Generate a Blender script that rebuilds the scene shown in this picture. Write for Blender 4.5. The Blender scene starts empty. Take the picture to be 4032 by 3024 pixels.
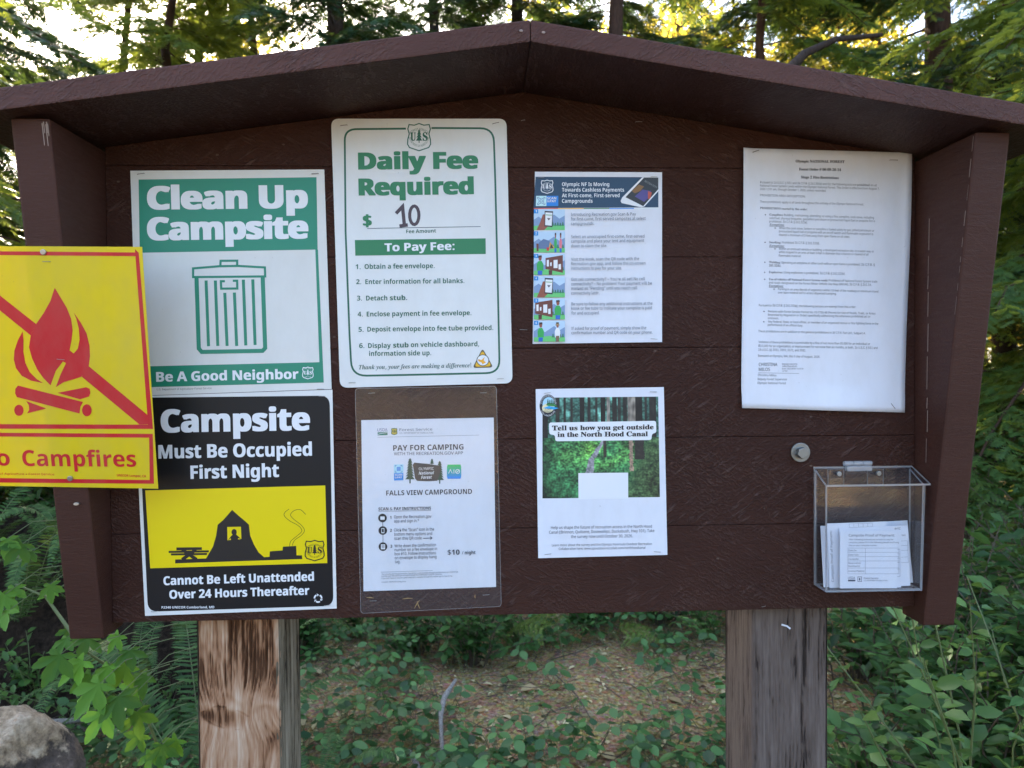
import bpy, bmesh, math, random
import numpy as np
from math import radians, sin, cos, pi, tau
from mathutils import Vector, Matrix, noise as mnoise
random.seed(7); rng = np.random.default_rng(7)
sc = bpy.context.scene
COL = sc.collection

# ------------------------------------------------------------------ camera
F_PX, W_PX = 2910.0, 4032.0
def _cam():
    ya, pi_, ro = radians(-2.385), radians(-0.93), radians(0.38)
    return np.array(Matrix.Rotation(ya, 3, 'Z') @ Matrix.Rotation(pi_, 3, 'X') @ Matrix.Rotation(ro, 3, 'Y'))
CM = _cam(); H0 = 1.4; CP = np.array([0, -1.216, H0])
cd = bpy.data.cameras.new('camera'); cam = bpy.data.objects.new('camera', cd); COL.objects.link(cam)
cd.sensor_width = 36; cd.lens = F_PX / W_PX * 36; cd.clip_start = .02; cd.clip_end = 6000
r, f, u = CM[:, 0], CM[:, 1], CM[:, 2]
cam.matrix_world = Matrix(((r[0], u[0], -f[0], CP[0]), (r[1], u[1], -f[1], CP[1]), (r[2], u[2], -f[2], CP[2]), (0, 0, 0, 1)))
cd.dof.use_dof = True; cd.dof.focus_distance = 1.2; cd.dof.aperture_fstop = 9
sc.camera = cam

# ------------------------------------------------------------------ world, sun, exposure
SUN_EL, SUN_AZ = radians(30), radians(-24)
w = bpy.data.worlds.new('World'); sc.world = w; w.use_nodes = True
wn = w.node_tree; bg = wn.nodes['Background']
sk = wn.nodes.new('ShaderNodeTexSky'); sk.sky_type = 'NISHITA'; sk.sun_disc = False
sk.sun_elevation = SUN_EL; sk.sun_rotation = SUN_AZ; sk.air_density = .8; sk.dust_density = 2.5; sk.ozone_density = .6
wn.links.new(sk.outputs[0], bg.inputs[0]); bg.inputs[1].default_value = .15
sl = bpy.data.lights.new('sun', 'SUN'); sl.energy = 5; sl.angle = radians(.5); sl.color = (1, .86, .66)
so = bpy.data.objects.new('sun', sl); COL.objects.link(so)
so.rotation_euler = Vector((sin(SUN_AZ) * cos(SUN_EL), cos(SUN_AZ) * cos(SUN_EL), sin(SUN_EL))).to_track_quat('Z', 'Y').to_euler()
vs = sc.view_settings; vs.view_transform = 'Standard'; vs.look = 'None'; vs.gamma = 1; vs.use_curve_mapping = False; vs.exposure = 2.76
sc.cycles.max_bounces = 10; sc.cycles.transparent_max_bounces = 16; sc.cycles.use_denoising = True
sc.cycles.sample_clamp_indirect = 8

# ------------------------------------------------------------------ helpers
def lin(c): return tuple((v / 255 / 12.92) if v / 255 <= .04045 else ((v / 255 + .055) / 1.055) ** 2.4 for v in c)
def tag(o, label=None, cat=None, group=None, kind=None):
    for k, v in (('label', label), ('category', cat), ('group', group), ('kind', kind)):
        if v: o[k] = v
    return o
def empty(name, loc=(0, 0, 0)):
    o = bpy.data.objects.new(name, None); o.location = loc; o.empty_display_size = .05; COL.objects.link(o); return o
def link(name, me, parent=None, mats=()):
    for m in mats: me.materials.append(m)
    o = bpy.data.objects.new(name, me); COL.objects.link(o)
    if parent: o.parent = parent
    return o
def pyobj(name, V, Fc, mats, parent=None, idx=None, smooth=False):
    me = bpy.data.meshes.new(name); me.from_pydata([tuple(v) for v in V], [], [tuple(q) for q in Fc])
    if idx is not None: me.polygons.foreach_set('material_index', idx)
    if smooth: me.polygons.foreach_set('use_smooth', [True] * len(me.polygons))
    me.update(); return link(name, me, parent, mats if isinstance(mats, (list, tuple)) else [mats])
def npmesh(name, V, Fc, smooth=False):                       # V (N,3), Fc (M,k)
    me = bpy.data.meshes.new(name); V = np.asarray(V, np.float32); Fc = np.asarray(Fc, np.int32)
    k = Fc.shape[1]; me.vertices.add(len(V)); me.vertices.foreach_set('co', V.ravel())
    me.loops.add(Fc.size); me.loops.foreach_set('vertex_index', Fc.ravel())
    me.polygons.add(len(Fc)); me.polygons.foreach_set('loop_start', np.arange(0, Fc.size, k, dtype=np.int32))
    if smooth: me.polygons.foreach_set('use_smooth', np.ones(len(Fc), bool))
    me.update(calc_edges=True); return me
class BM:                                                    # bevelled boxes, prisms, tubes
    def __init__(s): s.b = bmesh.new()
    def prism(s, poly, axis, a0, a1, bev=0.0):
        def P(p, a):
            return {0: (a, p[0], p[1]), 1: (p[0], a, p[1]), 2: (p[0], p[1], a)}[axis]
        t = bmesh.new()
        v0 = [t.verts.new(P(p, a0)) for p in poly]; v1 = [t.verts.new(P(p, a1)) for p in poly]; n = len(poly)
        t.faces.new(v0); t.faces.new(v1[::-1])
        for i in range(n): t.faces.new((v0[i], v1[i], v1[(i + 1) % n], v0[(i + 1) % n]))
        bmesh.ops.recalc_face_normals(t, faces=t.faces)
        if bev: bmesh.ops.bevel(t, geom=t.edges[:], offset=bev, segments=2, affect='EDGES', profile=.6)
        me = bpy.data.meshes.new('t'); t.to_mesh(me); t.free(); s.b.from_mesh(me); bpy.data.meshes.remove(me); return s
    def box(s, x0, x1, y0, y1, z0, z1, bev=0.0):
        return s.prism([(x0, z0), (x1, z0), (x1, z1), (x0, z1)], 1, y0, y1, bev)
    def make(s, name, mat, parent=None, smooth=False):
        me = bpy.data.meshes.new(name); s.b.to_mesh(me); s.b.free()
        if smooth: me.polygons.foreach_set('use_smooth', [True] * len(me.polygons))
        return link(name, me, parent, mat if isinstance(mat, (list, tuple)) else [mat])
def tube(P, R, n=6, cap=True):
    P = [Vector(p) for p in P]; V = []; Fc = []
    up = Vector((.31, .2, .93))
    for i, p in enumerate(P):
        d = (P[min(i + 1, len(P) - 1)] - P[max(i - 1, 0)]).normalized()
        a = d.cross(up); a = a.normalized() if a.length > 1e-4 else d.orthogonal().normalized(); b = d.cross(a)
        for k in range(n): V.append(p + (a * cos(tau * k / n) + b * sin(tau * k / n)) * R[i])
    for i in range(len(P) - 1):
        for k in range(n): Fc.append((i * n + k, i * n + (k + 1) % n, (i + 1) * n + (k + 1) % n, (i + 1) * n + k))
    return np.array([tuple(v) for v in V]), np.array(Fc)
def join(parts):
    V = []; Fc = []; o = 0
    for v, fc in parts:
        if len(v) == 0: continue
        V.append(v); Fc.append(np.asarray(fc) + o); o += len(v)
    return np.concatenate(V), np.concatenate(Fc)
def dup(root, loc, rz=0, s=1, label=None, group=None):
    q = root.copy(); COL.objects.link(q); q.location = loc; q.rotation_euler = (0, 0, rz)
    q.scale = (s, s, s) if not isinstance(s, tuple) else s
    if label: q['label'] = label
    if group: q['group'] = group
    for ch in list(root.children):
        e = ch.copy(); COL.objects.link(e); e.parent = q
        for g in list(ch.children):
            h = g.copy(); COL.objects.link(h); h.parent = e
    return q

# ------------------------------------------------------------------ node helpers
class NT:
    def __init__(s, name):
        s.m = bpy.data.materials.new(name); s.m.use_nodes = True; s.t = s.m.node_tree
        s.b = s.t.nodes['Principled BSDF']; s.out = s.t.nodes['Material Output']
    def n(s, typ, **kw):
        x = s.t.nodes.new('ShaderNode' + typ)
        for k, v in kw.items(): setattr(x, k, v)
        return x
    def l(s, a, b): s.t.links.new(a, b)
    def coord(s, scale=(1, 1, 1), rot=(0, 0, 0), src='Object'):
        tc = s.n('TexCoord'); mp = s.n('Mapping'); s.l(tc.outputs[src], mp.inputs[0])
        mp.inputs['Scale'].default_value = scale; mp.inputs['Rotation'].default_value = rot; return mp.outputs[0]
    def noise(s, co, scale, detail=4, rough=.55, dist=0):
        x = s.n('TexNoise'); s.l(co, x.inputs['Vector']); x.inputs['Scale'].default_value = scale
        x.inputs['Detail'].default_value = detail; x.inputs['Roughness'].default_value = rough; x.inputs['Distortion'].default_value = dist
        return x.outputs[0]
    def ramp(s, fac, stops):
        x = s.n('ValToRGB'); s.l(fac, x.inputs[0]); e = x.color_ramp.elements
        while len(e) < len(stops): e.new(.5)
        for q, (p, c) in zip(e, stops): q.position = p; q.color = (*c, 1) if len(c) == 3 else c
        return x.outputs[0]
    def math(s, op, a, b=None, clamp=False):
        x = s.n('Math', operation=op, use_clamp=clamp)
        for i, v in enumerate((a, b)):
            if v is None: continue
            if isinstance(v, (int, float)): x.inputs[i].default_value = v
            else: s.l(v, x.inputs[i])
        return x.outputs[0]
    def mix(s, fac, a, b, blend='MIX'):
        x = s.n('Mix', data_type='RGBA', blend_type=blend)
        for i, v in ((0, fac), (6, a), (7, b)):
            if isinstance(v, (int, float)): x.inputs[i].default_value = v
            elif isinstance(v, tuple): x.inputs[i].default_value = (*v, 1)
            else: s.l(v, x.inputs[i])
        return x.outputs[2]
    def bump(s, h, strength, dist, prev=None):
        x = s.n('Bump'); x.inputs['Strength'].default_value = strength; x.inputs['Distance'].default_value = dist
        s.l(h, x.inputs['Height'])
        if prev is not None: s.l(prev, x.inputs['Normal'])
        return x.outputs[0]
    def set(s, **kw):
        for k, v in kw.items():
            i = s.b.inputs[k.replace('_', ' ')]
            if isinstance(v, (int, float)): i.default_value = v
            elif isinstance(v, tuple): i.default_value = (*v, 1) if len(v) == 3 and i.type == 'RGBA' else v
            else: s.l(v, i)
        return s.m

def paint_mat(name, base, rot, saw=1.0, rough=.42):
    t = NT(name)
    co = t.coord()
    big = t.noise(co, 3.2, 3); fine = t.noise(t.coord((9, 9, 60), (0, 0, 0)), 3, 5, .6)
    col = t.mix(t.math('MULTIPLY', big, 1.0), tuple(v * .72 for v in base), tuple(v * 1.25 for v in base))
    # band-saw marks: diagonal ridges, broken by noise
    wv = t.n('TexWave', wave_type='BANDS', bands_direction='X'); t.l(t.coord((1, 1, 1), (0, rot, 0)), wv.inputs[0])
    wv.inputs['Scale'].default_value = 46; wv.inputs['Distortion'].default_value = 9; wv.inputs['Detail'].default_value = 3
    wv.inputs['Detail Scale'].default_value = 2.2; wv.inputs['Detail Roughness'].default_value = .6
    ridg = t.math('POWER', wv.outputs[1], 2.5)
    msk = t.ramp(t.noise(t.coord((1, 1, 1)), 7, 4, .65), [(.38, (0, 0, 0)), (.62, (1, 1, 1))])
    ridg = t.math('MULTIPLY', ridg, msk)
    def strokes(ang, seed, lo):
        mp = t.n('Mapping'); t.l(t.coord((1, 1, 1), (0, ang, 0)), mp.inputs[0]); mp.inputs['Scale'].default_value = (30, 30, 190); mp.inputs['Location'].default_value = (seed, 0, seed)
        return t.ramp(t.noise(mp.outputs[0], 1, 3, .6, .4), [(lo, (0, 0, 0)), (lo + .09, (1, 1, 1))])
    sel = t.ramp(t.noise(t.coord((.5, .5, 7)), 1.6, 2), [(.46, (0, 0, 0)), (.54, (1, 1, 1))])
    dens = t.ramp(t.noise(t.coord((1, 1, 1)), 4.5, 3, .6), [(.34, (0, 0, 0)), (.6, (1, 1, 1))])
    strk = t.math('MULTIPLY', t.mix(sel, strokes(radians(34), 3, .53), strokes(radians(-30), 8, .55)), dens)
    hair = t.noise(t.coord((22, 22, 70)), 6, 3, .7)
    crk = t.noise(t.coord((5, 5, 26), (0, rot * .25, 0)), 9, 6, .75, 1.2)
    h = t.math('ADD', t.math('ADD', t.math('MULTIPLY', ridg, .5 * saw), t.math('MULTIPLY', strk, 1.1 * saw)), t.math('ADD', t.math('MULTIPLY', hair, .35), t.math('MULTIPLY', crk, .9)))
    nrm = t.bump(h, .9, .0026 * (.4 + .6 * saw)); nrm = t.bump(fine, .35, .0012, nrm)
    vo = t.n('TexVoronoi'); t.l(t.coord((1, 1, 1.6)), vo.inputs[0]); vo.inputs['Scale'].default_value = 38
    cell = t.n('SeparateColor'); t.l(vo.outputs['Color'], cell.inputs[0])
    chip = t.math('MULTIPLY', t.math('LESS_THAN', vo.outputs['Distance'], .10), t.math('GREATER_THAN', cell.outputs[0], .93))
    fade = t.ramp(t.noise(t.coord((1, 1, 2.2)), 1.6, 4, .6), [(.4, (0, 0, 0)), (.7, (1, 1, 1))])
    col = t.mix(t.math('MULTIPLY', fade, .45), col, (base[0] * 1.7, base[1] * 1.75, base[2] * 1.8))
    col = t.mix(t.math('MULTIPLY', chip, .45 * saw), col, (.22, .17, .14))
    # glints painted into the colour along ridges
    glint = t.ramp(t.math('MULTIPLY', t.math('ADD', ridg, t.math('MULTIPLY', crk, .35)), t.noise(co, 170, 2)), [(.30, (0, 0, 0)), (.46, (1, 1, 1))])
    col = t.mix(t.math('MULTIPLY', glint, .4 * saw), col, (.12, .068, .052))
    col = t.mix(t.math('MULTIPLY', strk, .46 * saw), col, (.15, .092, .076))  # thin strokes lightened to stand for specular glints
    return t.set(Base_Color=col, Roughness=t.math('ADD', t.math('MULTIPLY', fine, .28), rough - .14), Normal=nrm, Specular_IOR_Level=.18)
BROWN = (.045, .0160, .0098)
M_panel = paint_mat('brown_panel_paint', BROWN, radians(58))
M_roof = paint_mat('brown_roof_paint', (.046, .0185, .0135), radians(-40), .8, .5)  # roof paint darkened to deepen the shade on the underside
M_fascia = paint_mat('roof_paint_lit_front', (.092, .041, .031), radians(-40), 1.0, .5)  # same roof paint, lightened for the light its front faces catch
M_smooth = paint_mat('brown_side_paint', (.053, .0215, .0150), radians(80), .12, .5)
def plain(name, col, rough=.5, metal=0, spec=.5, bump=0, bs=300):
    t = NT(name)
    if bump: t.set(Normal=t.bump(t.noise(t.coord(), bs, 3), bump, .001))
    return t.set(Base_Color=col, Roughness=rough, Metallic=metal, Specular_IOR_Level=spec)
M_steel = plain('zinc_steel', (.42, .41, .39), .42, 1, .5, .3, 300)
M_dark = plain('staple_rust', (.10, .075, .06), .5, .6)
M_bare = plain('bare_wood_edge', (.30, .225, .185), .8)

# ------------------------------------------------------------------ vegetation materials
def leaf_mat(name, c0, c1, trans, tmix=.4, rough=.45, spec=.35, back=None):
    t = NT(name); g = t.n('NewGeometry')
    col = t.ramp(g.outputs['Random Per Island'], [(0, c0), (.75, c1), (1, tuple(min(1, a * 1.35) for a in c1))])
    big = t.noise(t.coord(), 1.1, 2)
    col = t.mix(t.math('MULTIPLY', big, .55), col, tuple(a * .55 for a in c0))
    t.set(Base_Color=col, Roughness=rough, Specular_IOR_Level=spec)
    tr = t.n('BsdfTranslucent'); t.l(t.mix(1.0, col, tuple(trans), 'MULTIPLY') if False else t.mix(.75, col, tuple(trans)), tr.inputs[0])
    mx = t.n('MixShader'); mx.inputs[0].default_value = tmix
    t.l(t.b.outputs[0], mx.inputs[1]); t.l(tr.outputs[0], mx.inputs[2]); t.l(mx.outputs[0], t.out.inputs[0]); return t.m
L_hemlock = leaf_mat('needles_dark_conifer', (.010, .032, .018), (.055, .13, .055), (.16, .24, .04), .26)
L_cedar = leaf_mat('needles_green_conifer', (.034, .09, .028), (.085, .175, .045), (.42, .46, .05), .46)
L_gold = leaf_mat('leaves_sunlit_maple', (.10, .13, .025), (.22, .22, .04), (.74, .58, .06), .58)
L_salal = leaf_mat('leaves_salal', (.012, .045, .012), (.085, .19, .045), (.16, .24, .05), .25, .45, .25)
L_huck = leaf_mat('leaves_huckleberry', (.03, .085, .02), (.12, .24, .05), (.22, .34, .06), .32, .42)
L_maple = leaf_mat('leaves_vine_maple', (.03, .10, .016), (.16, .36, .04), (.26, .44, .04), .38, .55, .18)
L_fern = leaf_mat('fern_pinnae', (.03, .075, .022), (.10, .19, .05), (.16, .22, .04), .22, .55, .2)
L_brack = leaf_mat('bracken_pinnae', (.10, .17, .03), (.20, .29, .05), (.35, .42, .05), .4, .5)
L_bramble = leaf_mat('bramble_leaves', (.016, .06, .016), (.11, .25, .06), (.16, .28, .06), .25, .45, .4)
L_litter = leaf_mat('litter_pieces', (.30, .20, .085), (.80, .64, .34), (.2, .13, .08), .08, .8, .2)
def bark_mat(name, a, b, sc_=6):
    t = NT(name); n1 = t.noise(t.coord((9, 9, 1.2)), sc_, 6, .65); n2 = t.noise(t.coord(), 5, 3)
    col = t.mix(n2, t.ramp(n1, [(.3, a), (.7, b)]), tuple(v * .8 for v in a))
    return t.set(Base_Color=col, Roughness=.85, Normal=t.bump(n1, .9, .02), Specular_IOR_Level=.2)
M_bark = bark_mat('conifer_bark', (.028, .02, .016), (.10, .07, .055))
M_bark_red = bark_mat('cedar_bark', (.05, .026, .018), (.15, .085, .06))
M_twig = bark_mat('twig_bark', (.12, .085, .06), (.36, .28, .21), 20)
M_grey = bark_mat('weathered_stick', (.28, .24, .20), (.78, .72, .64), 14)
M_stem = plain('green_stem', (.12, .15, .05), .6)

# ------------------------------------------------------------------ ground
def gh(x, y):
    d = math.hypot(x, y)
    h = .05 * mnoise.noise((x * .9, y * .9, 3)) + .018 * mnoise.noise((x * 3.1, y * 3.1, 7)) + .008 * mnoise.noise((x * 9, y * 9, 1))
    if y > 2.6: h += .10 * min(1, (y - 2.6) / 1.5)
    return h + max(0, d - 12) * .008
def build_ground():
    ax = np.unique(np.concatenate([np.linspace(-4, 4, 130), np.sign(np.linspace(-1, 1, 81)) * (4 + 396 * np.abs(np.linspace(-1, 1, 81)) ** 2.4)]))
    n = len(ax); V = np.array([(x, y, gh(x, y)) for y in ax for x in ax])
    I = np.arange(n * n).reshape(n, n)
    Fc = np.stack([I[:-1, :-1], I[:-1, 1:], I[1:, 1:], I[1:, :-1]], -1).reshape(-1, 4)
    t = NT('forest_floor'); co = t.coord()
    a = t.noise(co, 4, 5, .6); b = t.noise(co, 60, 6, .7); v = t.n('TexVoronoi'); t.l(co, v.inputs[0]); v.inputs['Scale'].default_value = 55
    col = t.ramp(b, [(.3, (.13, .083, .036)), (.5, (.38, .255, .115)), (.72, (.64, .49, .26))])
    col = t.mix(t.ramp(a, [(.4, (0, 0, 0)), (.65, (1, 1, 1))]), col, t.mix(.35, col, (.09, .066, .046)))
    col = t.mix(.35, col, v.outputs['Color'], 'SOFT_LIGHT')
    t.set(Base_Color=col, Roughness=.9, Specular_IOR_Level=.15, Normal=t.bump(v.outputs[0], .7, .012, t.bump(b, .8, .015)))
    o = link('ground', npmesh('ground', V, Fc, True), None, [t.m]); tag(o, kind='structure')
build_ground()
tp = plain('bounce_cut_dark', (.05, .05, .05), .9, 0, .2, .6, 120)
tag(pyobj('bounce_cut_sheet', [(-14, -6, .045), (14, -6, .045), (14, -.35, .075), (-14, -.35, .075)], [(0, 1, 2, 3)], tp), kind='structure')  # unseen dark sheet added to cut bounce onto the roof underside

# ------------------------------------------------------------------ the notice board itself
PB, PX0, PX1 = H0 - .402, -.5995, .7300                      # panel bottom, sides
AX, AZ = .072, H0 + .4604                                    # roof apex, underside
RF, RB, RT = -.18, .24, .0310                                # roof front, back, thickness
ELX, ELZ, ERX, ERZ = -.7252, H0 + .3493, .8589, H0 + .3382
def roof_under(x): return AZ + (x - AX) / (ELX - AX) * (ELZ - AZ) if x < AX else AZ + (x - AX) / (ERX - AX) * (ERZ - AZ)
board = empty('notice_board', (0.065, 0, 0))
tag(board, 'large brown painted wooden notice board with a shallow gable roof on two square posts', 'notice board')
def B(o): o.location = (-.065, 0, 0); return o
seams = [H0 + v for v in (-.402, -.258, -.1105, .0391, .189, .336, .49)]
bm = BM()
for a, b in zip(seams[:-1], seams[1:]):
    bm.box(PX0 + .004, PX1 - .004, .012, .030, a - .003, a + .003) if a > PB + .01 else None
    g = .0003
    z1 = b - g
    if b > H0 + .4:
        pts = [(PX0, a + g), (PX1, a + g), (PX1, roof_under(PX1) - .002), (AX, roof_under(AX) - .002), (PX0, roof_under(PX0) - .002)]
    elif b > roof_under(PX0) + .001:
        pts = [(PX0, a + g), (PX1, a + g), (PX1, z1), (PX0, z1)]
    else: pts = [(PX0, a + g), (PX1, a + g), (PX1, z1), (PX0, z1)]
    bm.prism(pts, 1, random.uniform(0, .0008), .038, .0013)
B(bm.make('back_panel', M_panel, board))
for s in (0, 1):                                              # two roof boards, each one plank meeting at the ridge
    ex, ez = (ELX, ELZ) if s == 0 else (ERX, ERZ)
    pts = [(ex, ez), (AX, AZ), (AX, AZ + RT), (ex, ez + RT)]
    if s == 1: pts = [(ex, ez), (ex, ez + RT), (AX + .0003, AZ + RT - .0002), (AX + .0003, AZ)]
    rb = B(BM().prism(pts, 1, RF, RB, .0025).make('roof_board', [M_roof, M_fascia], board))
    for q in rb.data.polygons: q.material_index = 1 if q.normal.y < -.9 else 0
for s in (0, 1):                                              # tapered cheek boards at both ends
    x0, x1 = (PX0 - .0535, PX0 - .0005) if s == 0 else (PX1 + .0005, PX1 + .0535)
    zt = min(roof_under(x0), roof_under(x1)) - .001; zb = H0 - (.418 if s == 0 else .4258)
    k = (.1536 - .0266) / (.3661 + .4171); yt = -(.0266 + (zt - H0 + .4171) * k); yb = -(.0266 + (zb - H0 + .4171) * k)
    cheek = B(BM().prism([(yt, zt), (.038, zt), (.038, zb), (yb, zb)], 0, x0, x1, .003).make('side_board', M_smooth, board))
    # hairline split where the paint has cracked along the inner face
    V = []; Fc = []
    xi = PX0 + .0004 if s == 0 else PX1 - .0004
    if s == 1:
        z = H0 + .245
        while z > H0 - .12:
            L = random.uniform(.012, .06); y = -.036 + random.uniform(-.0015, .0015) - (z - H0) * .012; wd = random.uniform(.0005, .0011)
            n = len(V); V += [(xi, y - wd, z), (xi, y + wd, z), (xi, y + wd + .001, z - L), (xi, y - wd + .001, z - L)]; Fc.append((n, n + 1, n + 2, n + 3))
            z -= L + random.uniform(.001, .014)
        pyobj('paint_crack', V, Fc, M_bare, cheek)
        V = []; Fc = []; z = zt - .005
        while z > H0 + .1:
            L = random.uniform(.008, .03); yy = -(.0266 + (z - H0 + .4171) * k); y2 = -(.0266 + (z - L - H0 + .4171) * k); wd = random.uniform(.0006, .0016)
            n = len(V); V += [(x0 - .0003, yy + .003, z), (x0 - .0003, yy + .003 + wd, z), (x0 - .0003, y2 + .003 + wd, z - L), (x0 - .0003, y2 + .003, z - L)]; Fc.append((n, n + 1, n + 2, n + 3))
            z -= L + random.uniform(.002, .02)
        pyobj('edge_wear', V, Fc, M_bare, cheek)
    else:
        V = []; Fc = []
        for _ in range(7):
            x = x1 - random.uniform(.002, .016); z = zt - random.uniform(.004, .01); L = random.uniform(.008, .03)
            fy = lambda q: -(.0266 + (q - H0 + .4171) * k) - .0004
            n = len(V); V += [(x - .0008, fy(z), z), (x + .0008, fy(z), z), (x + .0006, fy(z - L), z - L), (x - .0004, fy(z - L), z - L)]; Fc.append((n, n + 1, n + 2, n + 3))
        pyobj('scraped_patch', V, Fc, M_bare, cheek)
# ---- posts: grain worked out per vertex (stain and growth rings are the wood's own)
def post(x0, x1, y0, y1, warm, seed):
    def tone(uu, z, face):                                   # uu across the face, z up
        u_ = uu; zk, xk = .82, .047
        if warm and face == 0:
            dx, dz = uu - xk, z - zk; r2 = np.sqrt((dx / .046) ** 2 + (dz / .022) ** 2)
            u_ = uu + .020 * np.exp(-((z - zk) / .045) ** 2) * np.tanh((dx - .01) / .03) - .018 * np.exp(-((z - .79) / .05) ** 2) * (uu / .136) ** 2
        P = np.stack([u_, z], -1).reshape(-1, 2)
        g = np.array([mnoise.noise((a * 80, b * 4.5, seed)) * .5 + mnoise.noise((a * 300, b * 13, seed + 4)) * .6 + mnoise.noise((a * 20, b * 6, seed + 9)) * .6 + mnoise.noise((a * 420, b * 60, seed + 2)) * .25 for a, b in P]).reshape(uu.shape)
        if warm and face == 0:
            ca, sa = cos(.24), sin(.24); kx, kz = (dx * ca - dz * sa) / .037, (dx * sa + dz * ca) / .0155; q = np.sqrt(kx ** 2 + kz ** 2)
            n2 = np.array([mnoise.noise((a * 45, b * 45, 8)) for a, b in np.stack([uu, z], -1).reshape(-1, 2)]).reshape(uu.shape)
            top = 1 / (1 + np.exp(-(z - .875 - .02 * n2) * 90)); low = 1 / (1 + np.exp((z - .775) * 120))
            halo = np.exp(-((dx / .075) ** 2 + (dz / .042) ** 2)); oval = 1 / (1 + np.exp((q - 1 - .25 * n2) * 9))
            g = g * (1.25 * top + .75 * (1 - top)) - .10 * top + .30 * halo * (1 - oval) - oval * (.30 + .25 * n2)
            g = g - .5 * np.exp(-((q - 1.12) / .07) ** 2) * (n2 > -.05) * .6 - .35 * np.exp(-(((uu - .120) / .014) ** 2 + ((z - .785) / .022) ** 2)) * (1 + n2)
            g = g + .16 * np.sin((dx * 55 + (z - zk) * 160 + 3 * n2)) * np.exp(-((z - .845) / .02) ** 2) + .08 * low
        return g
    parts = []; T = []; V = []; Fc = []
    z0, z1 = -.1, (PB - .0015 if False else H0 + .30)
    zv = np.concatenate([[z0], np.linspace(.56, 1.02, 300), [z1]])
    for face in (0, 1, 2, 3):
        nu = 72 if face in (0, 1) else 4
        s = np.linspace(0, 1, nu)
        U, Z = np.meshgrid(s, zv)
        if face == 0: X = x0 + (x1 - x0) * U; Yy = 0 * U + y0; uu = U * (x1 - x0)
        elif face == 1:                                       # the side facing the middle of the board
            xs = x1 if warm else x0; X = 0 * U + xs; Yy = y0 + (y1 - y0) * U; uu = U * (y1 - y0) + .7
        elif face == 2: X = x0 + (x1 - x0) * U; Yy = 0 * U + y1; uu = U * .13 + 2
        else: xs = x0 if warm else x1; X = 0 * U + xs; Yy = y0 + (y1 - y0) * U; uu = U * .13 + 3
        g = tone(uu, Z, face)
        dep = np.clip(-g - .12, 0, 1) * .006                   # dark latewood and checks sit lower
        edge = np.minimum(U, 1 - U) * .135
        rnd = np.clip(.006 - edge, 0, .006); rr = .006 - np.sqrt(np.maximum(.006 ** 2 - rnd ** 2, 0))
        dd = dep * (edge > .002) + rr * .999
        if face == 0: Yy = Yy + dd
        if face == 1: X = X + (-dd if warm else dd)
        n = len(V); m = len(zv); V += list(zip(X.ravel(), Yy.ravel(), Z.ravel())); T += list(g.ravel())
        for j in range(m - 1):
            for i in range(nu - 1):
                a = n + j * nu + i; Fc.append((a, a + 1, a + nu + 1, a + nu))
        if face == 0: nf0 = len(Fc)
    t = NT('warm_weathered_post_wood' if warm else 'dark_stained_post_wood'); at = t.n('Attribute', attribute_name='grain')
    fine = t.noise(t.coord((60, 60, 3)), 9, 4, .7)
    k = t.math('ADD', t.math('MULTIPLY', at.outputs['Fac'], .62), t.math('MULTIPLY', fine, .5))
    if warm: col = t.ramp(k, [(-.0, (.09, .038, .016)), (.10, (.20, .092, .044)), (.26, (.35, .185, .10)), (.46, (.47, .295, .185)), (.75, (.60, .45, .33))])
    else: col = t.ramp(k, [(0, (.035, .024, .019)), (.08, (.095, .069, .055)), (.35, (.130, .098, .081)), (.75, (.185, .146, .124))])
    t.set(Base_Color=col, Roughness=.78, Specular_IOR_Level=.25, Normal=t.bump(k, .6, .003))
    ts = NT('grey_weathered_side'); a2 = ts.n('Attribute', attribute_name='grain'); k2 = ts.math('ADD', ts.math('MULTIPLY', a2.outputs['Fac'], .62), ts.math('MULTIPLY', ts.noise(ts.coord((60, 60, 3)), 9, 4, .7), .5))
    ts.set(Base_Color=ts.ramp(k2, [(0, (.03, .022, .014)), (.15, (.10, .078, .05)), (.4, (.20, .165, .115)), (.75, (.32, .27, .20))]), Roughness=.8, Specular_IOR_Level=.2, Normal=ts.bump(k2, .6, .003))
    o = pyobj('support_post', V, Fc, [t.m, ts.m if warm else t.m], board, [0 if i < nf0 else 1 for i in range(len(Fc))])
    at_ = o.data.attributes.new('grain', 'FLOAT', 'POINT'); at_.data.foreach_set('value', np.array(T, np.float32))
    B(o); return o
p1 = post(-.4798, -.3435, .0395, .178, True, 3); p1['label'] = 'bare weathered post with a big knot'
p2 = post(.4653, .5985, .0395, .178, False, 11); p2['label'] = 'dark stained post with long drying cracks'
# bolt with washer, and a painted-over plug
def disc_prism(cx, cz, rad, y0, y1, n, bev, rot=0):
    return [(cx + rad * cos(tau * i / n + rot), cz + rad * sin(tau * i / n + rot)) for i in range(n)], 1, y0, y1, bev
wz = H0 - .1378
M_zinc = plain('dull_zinc_bolt', (.24, .245, .24), .45, 1, .5, .3, 300)
washer = B(BM().prism(*disc_prism(.5326, wz, .0163, -.0042, -.0004, 40, .001)).make('washer', M_zinc, board))
hexb = BM().prism(*disc_prism(.5326, wz, .0098, -.0145, -.0041, 6, .0012, .3)).make('bolt_head', M_zinc, board); B(hexb)
B(BM().prism(*disc_prism(.491, wz - .0075, .0075, -.0012, .001, 28, .0005)).make('wood_plug', M_panel, board))
V_SIGNS = 0
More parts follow.
